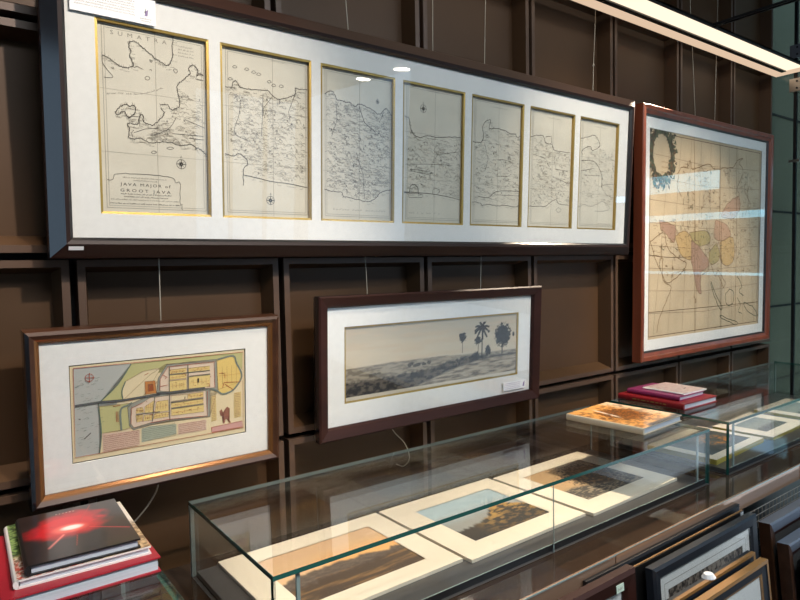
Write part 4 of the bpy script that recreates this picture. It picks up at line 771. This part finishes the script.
book(.096, 1.152, CZ + .0422, .171, .240, .0175, -.032, 'bookblack', 'black book with a red explosion cover on top of the left hand stack', art_nebula)
book(1.720, 1.071, CZ, .247, .278, .0215, .066, 'bookcream', 'large book with an orange and dark brown cover, alone on the middle glass case', art_dragon)
book(2.116, 1.160, CZ, .226, .27, .0225, -.02, 'bookdarkred', 'thick crimson book at the bottom of the stack on the right case', None, 'goldtext')
book(2.150, 1.196, CZ + .0228, .172, .215, .0165, -.01, 'bookpurple', 'magenta book in the middle of the stack on the right case')
book(2.186, 1.198, CZ + .0395, .150, .170, .006, -.03, 'bookwhite', 'thin pale book on top of the stack on the right case', art_paleleaf)

# ------------------------------------------------------------------ frames for sale, leaning in bins below the counter
BZ = -1.26
b = empty('frame_bin', (2.0, .80, -1.5), 'low black bin holding the frames for sale below the counter', 'bin')
k = MB(); k.box(.6, 3.4, .50, .955, BZ - .02, BZ, 'black'); k.build('bin_floor', b, (-2.0, -.80, 1.5))
k = MB(); k.box(.62, 3.38, .52, .94, -1.5, BZ - .0205, 'black'); k.build('bin_base', b, (-2.0, -.80, 1.5))
wm = MB()
for i in range(34): wm.tube([(1.93 + i * .026, .862, BZ + .002), (1.93 + i * .026, .862, -.765)], .0013, 'wire', 5)
for i in range(25): wm.tube([(1.93, .8595, -.765 - i * .020), (2.79, .8595, -.765 - i * .020)], .0013, 'wire', 5)
tag(wm.build('wire_mesh_panel'), 'wire mesh grid panel between the black framed print and the frames with sky sheen on top', 'wire mesh')

def leaning(x0, x1, ztop, ytop, rail, lean, prof, label, ops=None, matm='mat', inner=None, back=.012):
    h_out = (ztop - BZ - .0005) / math.cos(lean); w, h = x1 - x0 - 2 * rail, h_out - 2 * rail
    yb = ytop - math.sin(lean) * (h_out)
    # foot of the sight opening
    v = Vector((0, math.sin(lean), math.cos(lean)))
    s0 = Vector((0, yb, BZ + .0005)) + v * rail
    r, of = frame_thing('framed_print', x0 + rail, s0.z, w, h, -lean, s0.y, prof, rail, label, 'framed print', [o_(w, h) for o_ in (ops or [])], matm, None, back)
    return r, of, w, h
def pr(rail, m, lip=None, d=.012, back=.012): return [(0, .003, lip or m), (0, -.004, lip or m), (rail * .2, -d * .8, m), (rail * .8, -d, m), (rail, -d * .6, m), (rail, back, m), (0, back, 'frame_dark')]
full = lambda w, h: (.03, .03, w - .03, h - .03)
leaning(1.16, 1.895, -.728, .871, .03, .03, pr(.03, 'black', None, .006, .006), 'long black frame hard against the counter edge, behind the thin brown edged frame', [full], 'tray', back=.006)
leaning(1.30, 1.875, -.735, .850, .006, .05, [(0, .002, 'frame_oak'), (0, -.001, 'frame_oak'), (.006, -.001, 'frame_oak'), (.006, .003, 'frame_oak'), (0, .003, 'frame_dark')], 'thin brown edged frame just behind the black framed crowd print', [full], 'black', back=.003)
r, of, w_, h_ = leaning(.86, 1.297, -.722, .842, .045, .06, pr(.045, 'frame_brown', None, .016), 'dark brown leaning frame with a pale green price tag, at the left', [lambda w, h: (.02, .02, w - .02, h - .02)], 'mat')
c = MB(); c.box(w_ - .040, w_ - .012, -.0170, -.0155, h_ + .010, h_ + .028, 'greentag'); ticks(c, w_ - .036, w_ - .016, h_ + .015, .008, .0016, 'inkgrey', -.0174)
c.build('price_tag', r, of)['label'] = 'pale green price tag'
r, of, w_, h_ = leaning(1.343, 1.880, -.737, .822, .034, .07, pr(.034, 'frame_black', None, .012), 'black framed print of a crowded scene with a wide cream mat', [lambda w, h: (.040, h - .20, w - .040, h - .040)])
o = (.040, h_ - .20, w_ - .040, h_ - .040)
picture('crowd_picture', o[2] - o[0], o[3] - o[1], 200, 90, art_crowd, r, 'xz', (of[0] + o[0], .0035, of[2] + o[1]))
s = MB(); rect(s, .024, h_ - .22, w_ - .024, h_ - .022, .0014, 'inkgrey', -.0004); s.build('ruled_line', r, of)
r, of, w_, h_ = leaning(1.26, 1.712, -.776, .748, .020, .09, [(0, .003, 'frame_black'), (0, -.003, 'frame_black'), (.012, -.005, 'frame_oak'), (.020, -.006, 'frame_oak'), (.020, .004, 'frame_black'), (.020, .014, 'frame_black'), (0, .014, 'frame_dark')], 'golden oak frame with a round white pad on top, second from the front', [lambda w, h: (.02, .02, w - .02, h - .02)], 'frame_black')
c = MB(); c.tube([(w_ - .205, .004, h_ + .0205), (w_ - .205, .004, h_ + .030)], [.017, .011], 'white', 12); c.build('white_pad', r, of, smooth=False)['label'] = 'round white pad on the top edge'
prf = [(0, .003, 'frame_oak'), (0, -.003, 'frame_oak'), (.006, -.005, 'frame_black'), (.026, -.007, 'frame_black'), (.027, -.010, 'frame_oak'), (.036, -.010, 'frame_oak'), (.036, .000, 'frame_oak'), (.036, .010, 'frame_black'), (0, .010, 'frame_dark')]
r, of, w_, h_ = leaning(1.24, 1.712, -.784, .720, .036, .10, prf, 'golden oak frame with a pale sheet, frontmost in front of the crowd print', [lambda w, h: (.09, .08, w - .09, h - .085)])
s = MB(); s.poly([(.09, .003, .08), (w_ - .09, .003, .08), (w_ - .09, .003, h_ - .085), (.09, .003, h_ - .085)], 'mat'); rect(s, .094, .084, w_ - .094, h_ - .089, .0022, 'inkgrey', .0026); s.build('print_sheet', r, of)
S2 = {'': 'frame_walnut', 'T': 'frame_greysheen'}  # brown moulding; the top rail's sky reflection is put into its colour
def skytop(rail): return [(0, .003, 'frame_brown'), (0, -.004, 'frame_brown'), (.010, -.007, S2), (rail - .006, -.014, S2), (rail, -.012, S2), (rail, .020, 'frame_walnut'), (0, .020, 'frame_dark')]
leaning(1.945, 2.55, -.783, .815, .045, .09, skytop(.045), 'dark brown frame with sky sheen coloured on its top slope, rear one beside the wire mesh', [full], 'tray', back=.02)
leaning(1.945, 2.50, -.828, .764, .042, .10, skytop(.042), 'dark brown frame with sky sheen coloured on its top slope, middle one beside the wire mesh', [full], 'tray', back=.02)
r, of, w_, h_ = leaning(1.965, 2.45, -.868, .715, .03, .11, pr(.03, 'frame_greysheen'), 'grey frame with a pale sheet at the lower right edge, frontmost beside the wire mesh', [full])

# ------------------------------------------------------------------ light
def spot(x, y, z, tx, ty, tz, e, ang, blend, size, c):
    l = bpy.data.lights.new('spot_lamp', 'SPOT'); l.energy = e; l.spot_size = math.radians(ang); l.spot_blend = blend; l.shadow_soft_size = size; l.color = c
    o = bpy.data.objects.new('spot_lamp', l); col.objects.link(o); o.location = (x, y, z)
    o.rotation_euler = (Vector((tx, ty, tz)) - Vector((x, y, z))).to_track_quat('-Z', 'Y').to_euler()
WARM = (1, .82, .62)
spot(2.67, 1.40, .965, 1.305, 1.19, -.68, LIGHTS[0], 31, .25, .015, WARM)
spot(.85, -.40, 1.5, .16, 1.46, -.10, LIGHTS[1], 46, .7, .04, (1, .86, .74))
spot(2.55, .10, 1.5, 2.75, 1.46, -.30, LIGHTS[2], 40, .7, .04, WARM)
spot(.95, .45, 1.5, .85, 1.2, -.68, LIGHTS[3], 40, .6, .04, WARM)
spot(1.9, .10, 1.5, 2.02, 1.46, .20, LIGHTS[4], 40, .9, .04, (1, .86, .70))
spot(.20, 1.10, 1.5, -.12, 1.5, -.4, LIGHTS[7], 26, .8, .03, (1, .80, .62))
al = bpy.data.lights.new('added_fill', 'AREA'); al.shape = 'RECTANGLE'; al.size = 3.2; al.size_y = .9; al.energy = LIGHTS[6]; al.color = (.90, .96, 1)  # unseen area fill, added to lift the cool ambient; stands for no fitting
ao = bpy.data.objects.new('added_fill', al); col.objects.link(ao); ao.location = (1.5, -.85, 1.53)
su = bpy.data.lights.new('sun', 'SUN'); su.energy = LIGHTS[8]; su.angle = .02; su.color = (.86, .94, 1)
so = bpy.data.objects.new('sun', su); col.objects.link(so); so.location = (6, -2, 6); so.rotation_euler = (math.radians(2), math.radians(-3), 0)
wd = bpy.data.worlds.new('daylight'); scene.world = wd; wd.use_nodes = True
bg = wd.node_tree.nodes['Background']; bg.inputs[0].default_value = (.52, .74, 1.0, 1); bg.inputs[1].default_value = LIGHTS[5]

# ------------------------------------------------------------------ camera
yaw, pitch, roll, fpx = .638825517, .051935249, .020598398, 621.250522
cy, sy, cp, sp_ = math.cos(yaw), math.sin(yaw), math.cos(pitch), math.sin(pitch)
fw = Vector((sy * cp, cy * cp, -sp_)); rt = Vector((cy, -sy, 0)); dn = fw.cross(rt)
r2 = rt * math.cos(roll) + dn * math.sin(roll); d2 = -rt * math.sin(roll) + dn * math.cos(roll)
cam = bpy.data.cameras.new('camera'); cam.sensor_width = 36; cam.lens = fpx / 800 * 36; cam.clip_start = .02
co = bpy.data.objects.new('camera', cam); col.objects.link(co)
mw = Matrix((r2, -d2, -fw)).transposed().to_4x4(); co.matrix_world = mw
scene.camera = co

for o in scene.objects:
    if '_m' in o: del o['_m']
for o in list(scene.objects):
    if o.parent is None: o.location.z += EYE
scene.view_settings.view_transform = 'Standard'; scene.view_settings.look = 'None'; scene.view_settings.gamma = 1; scene.view_settings.exposure = EXPOSURE
try:
    scene.cycles.transparent_max_bounces = 24; scene.cycles.max_bounces = 8; scene.cycles.caustics_reflective = False; scene.cycles.caustics_refractive = False; scene.cycles.sample_clamp_indirect = 4
except Exception: pass
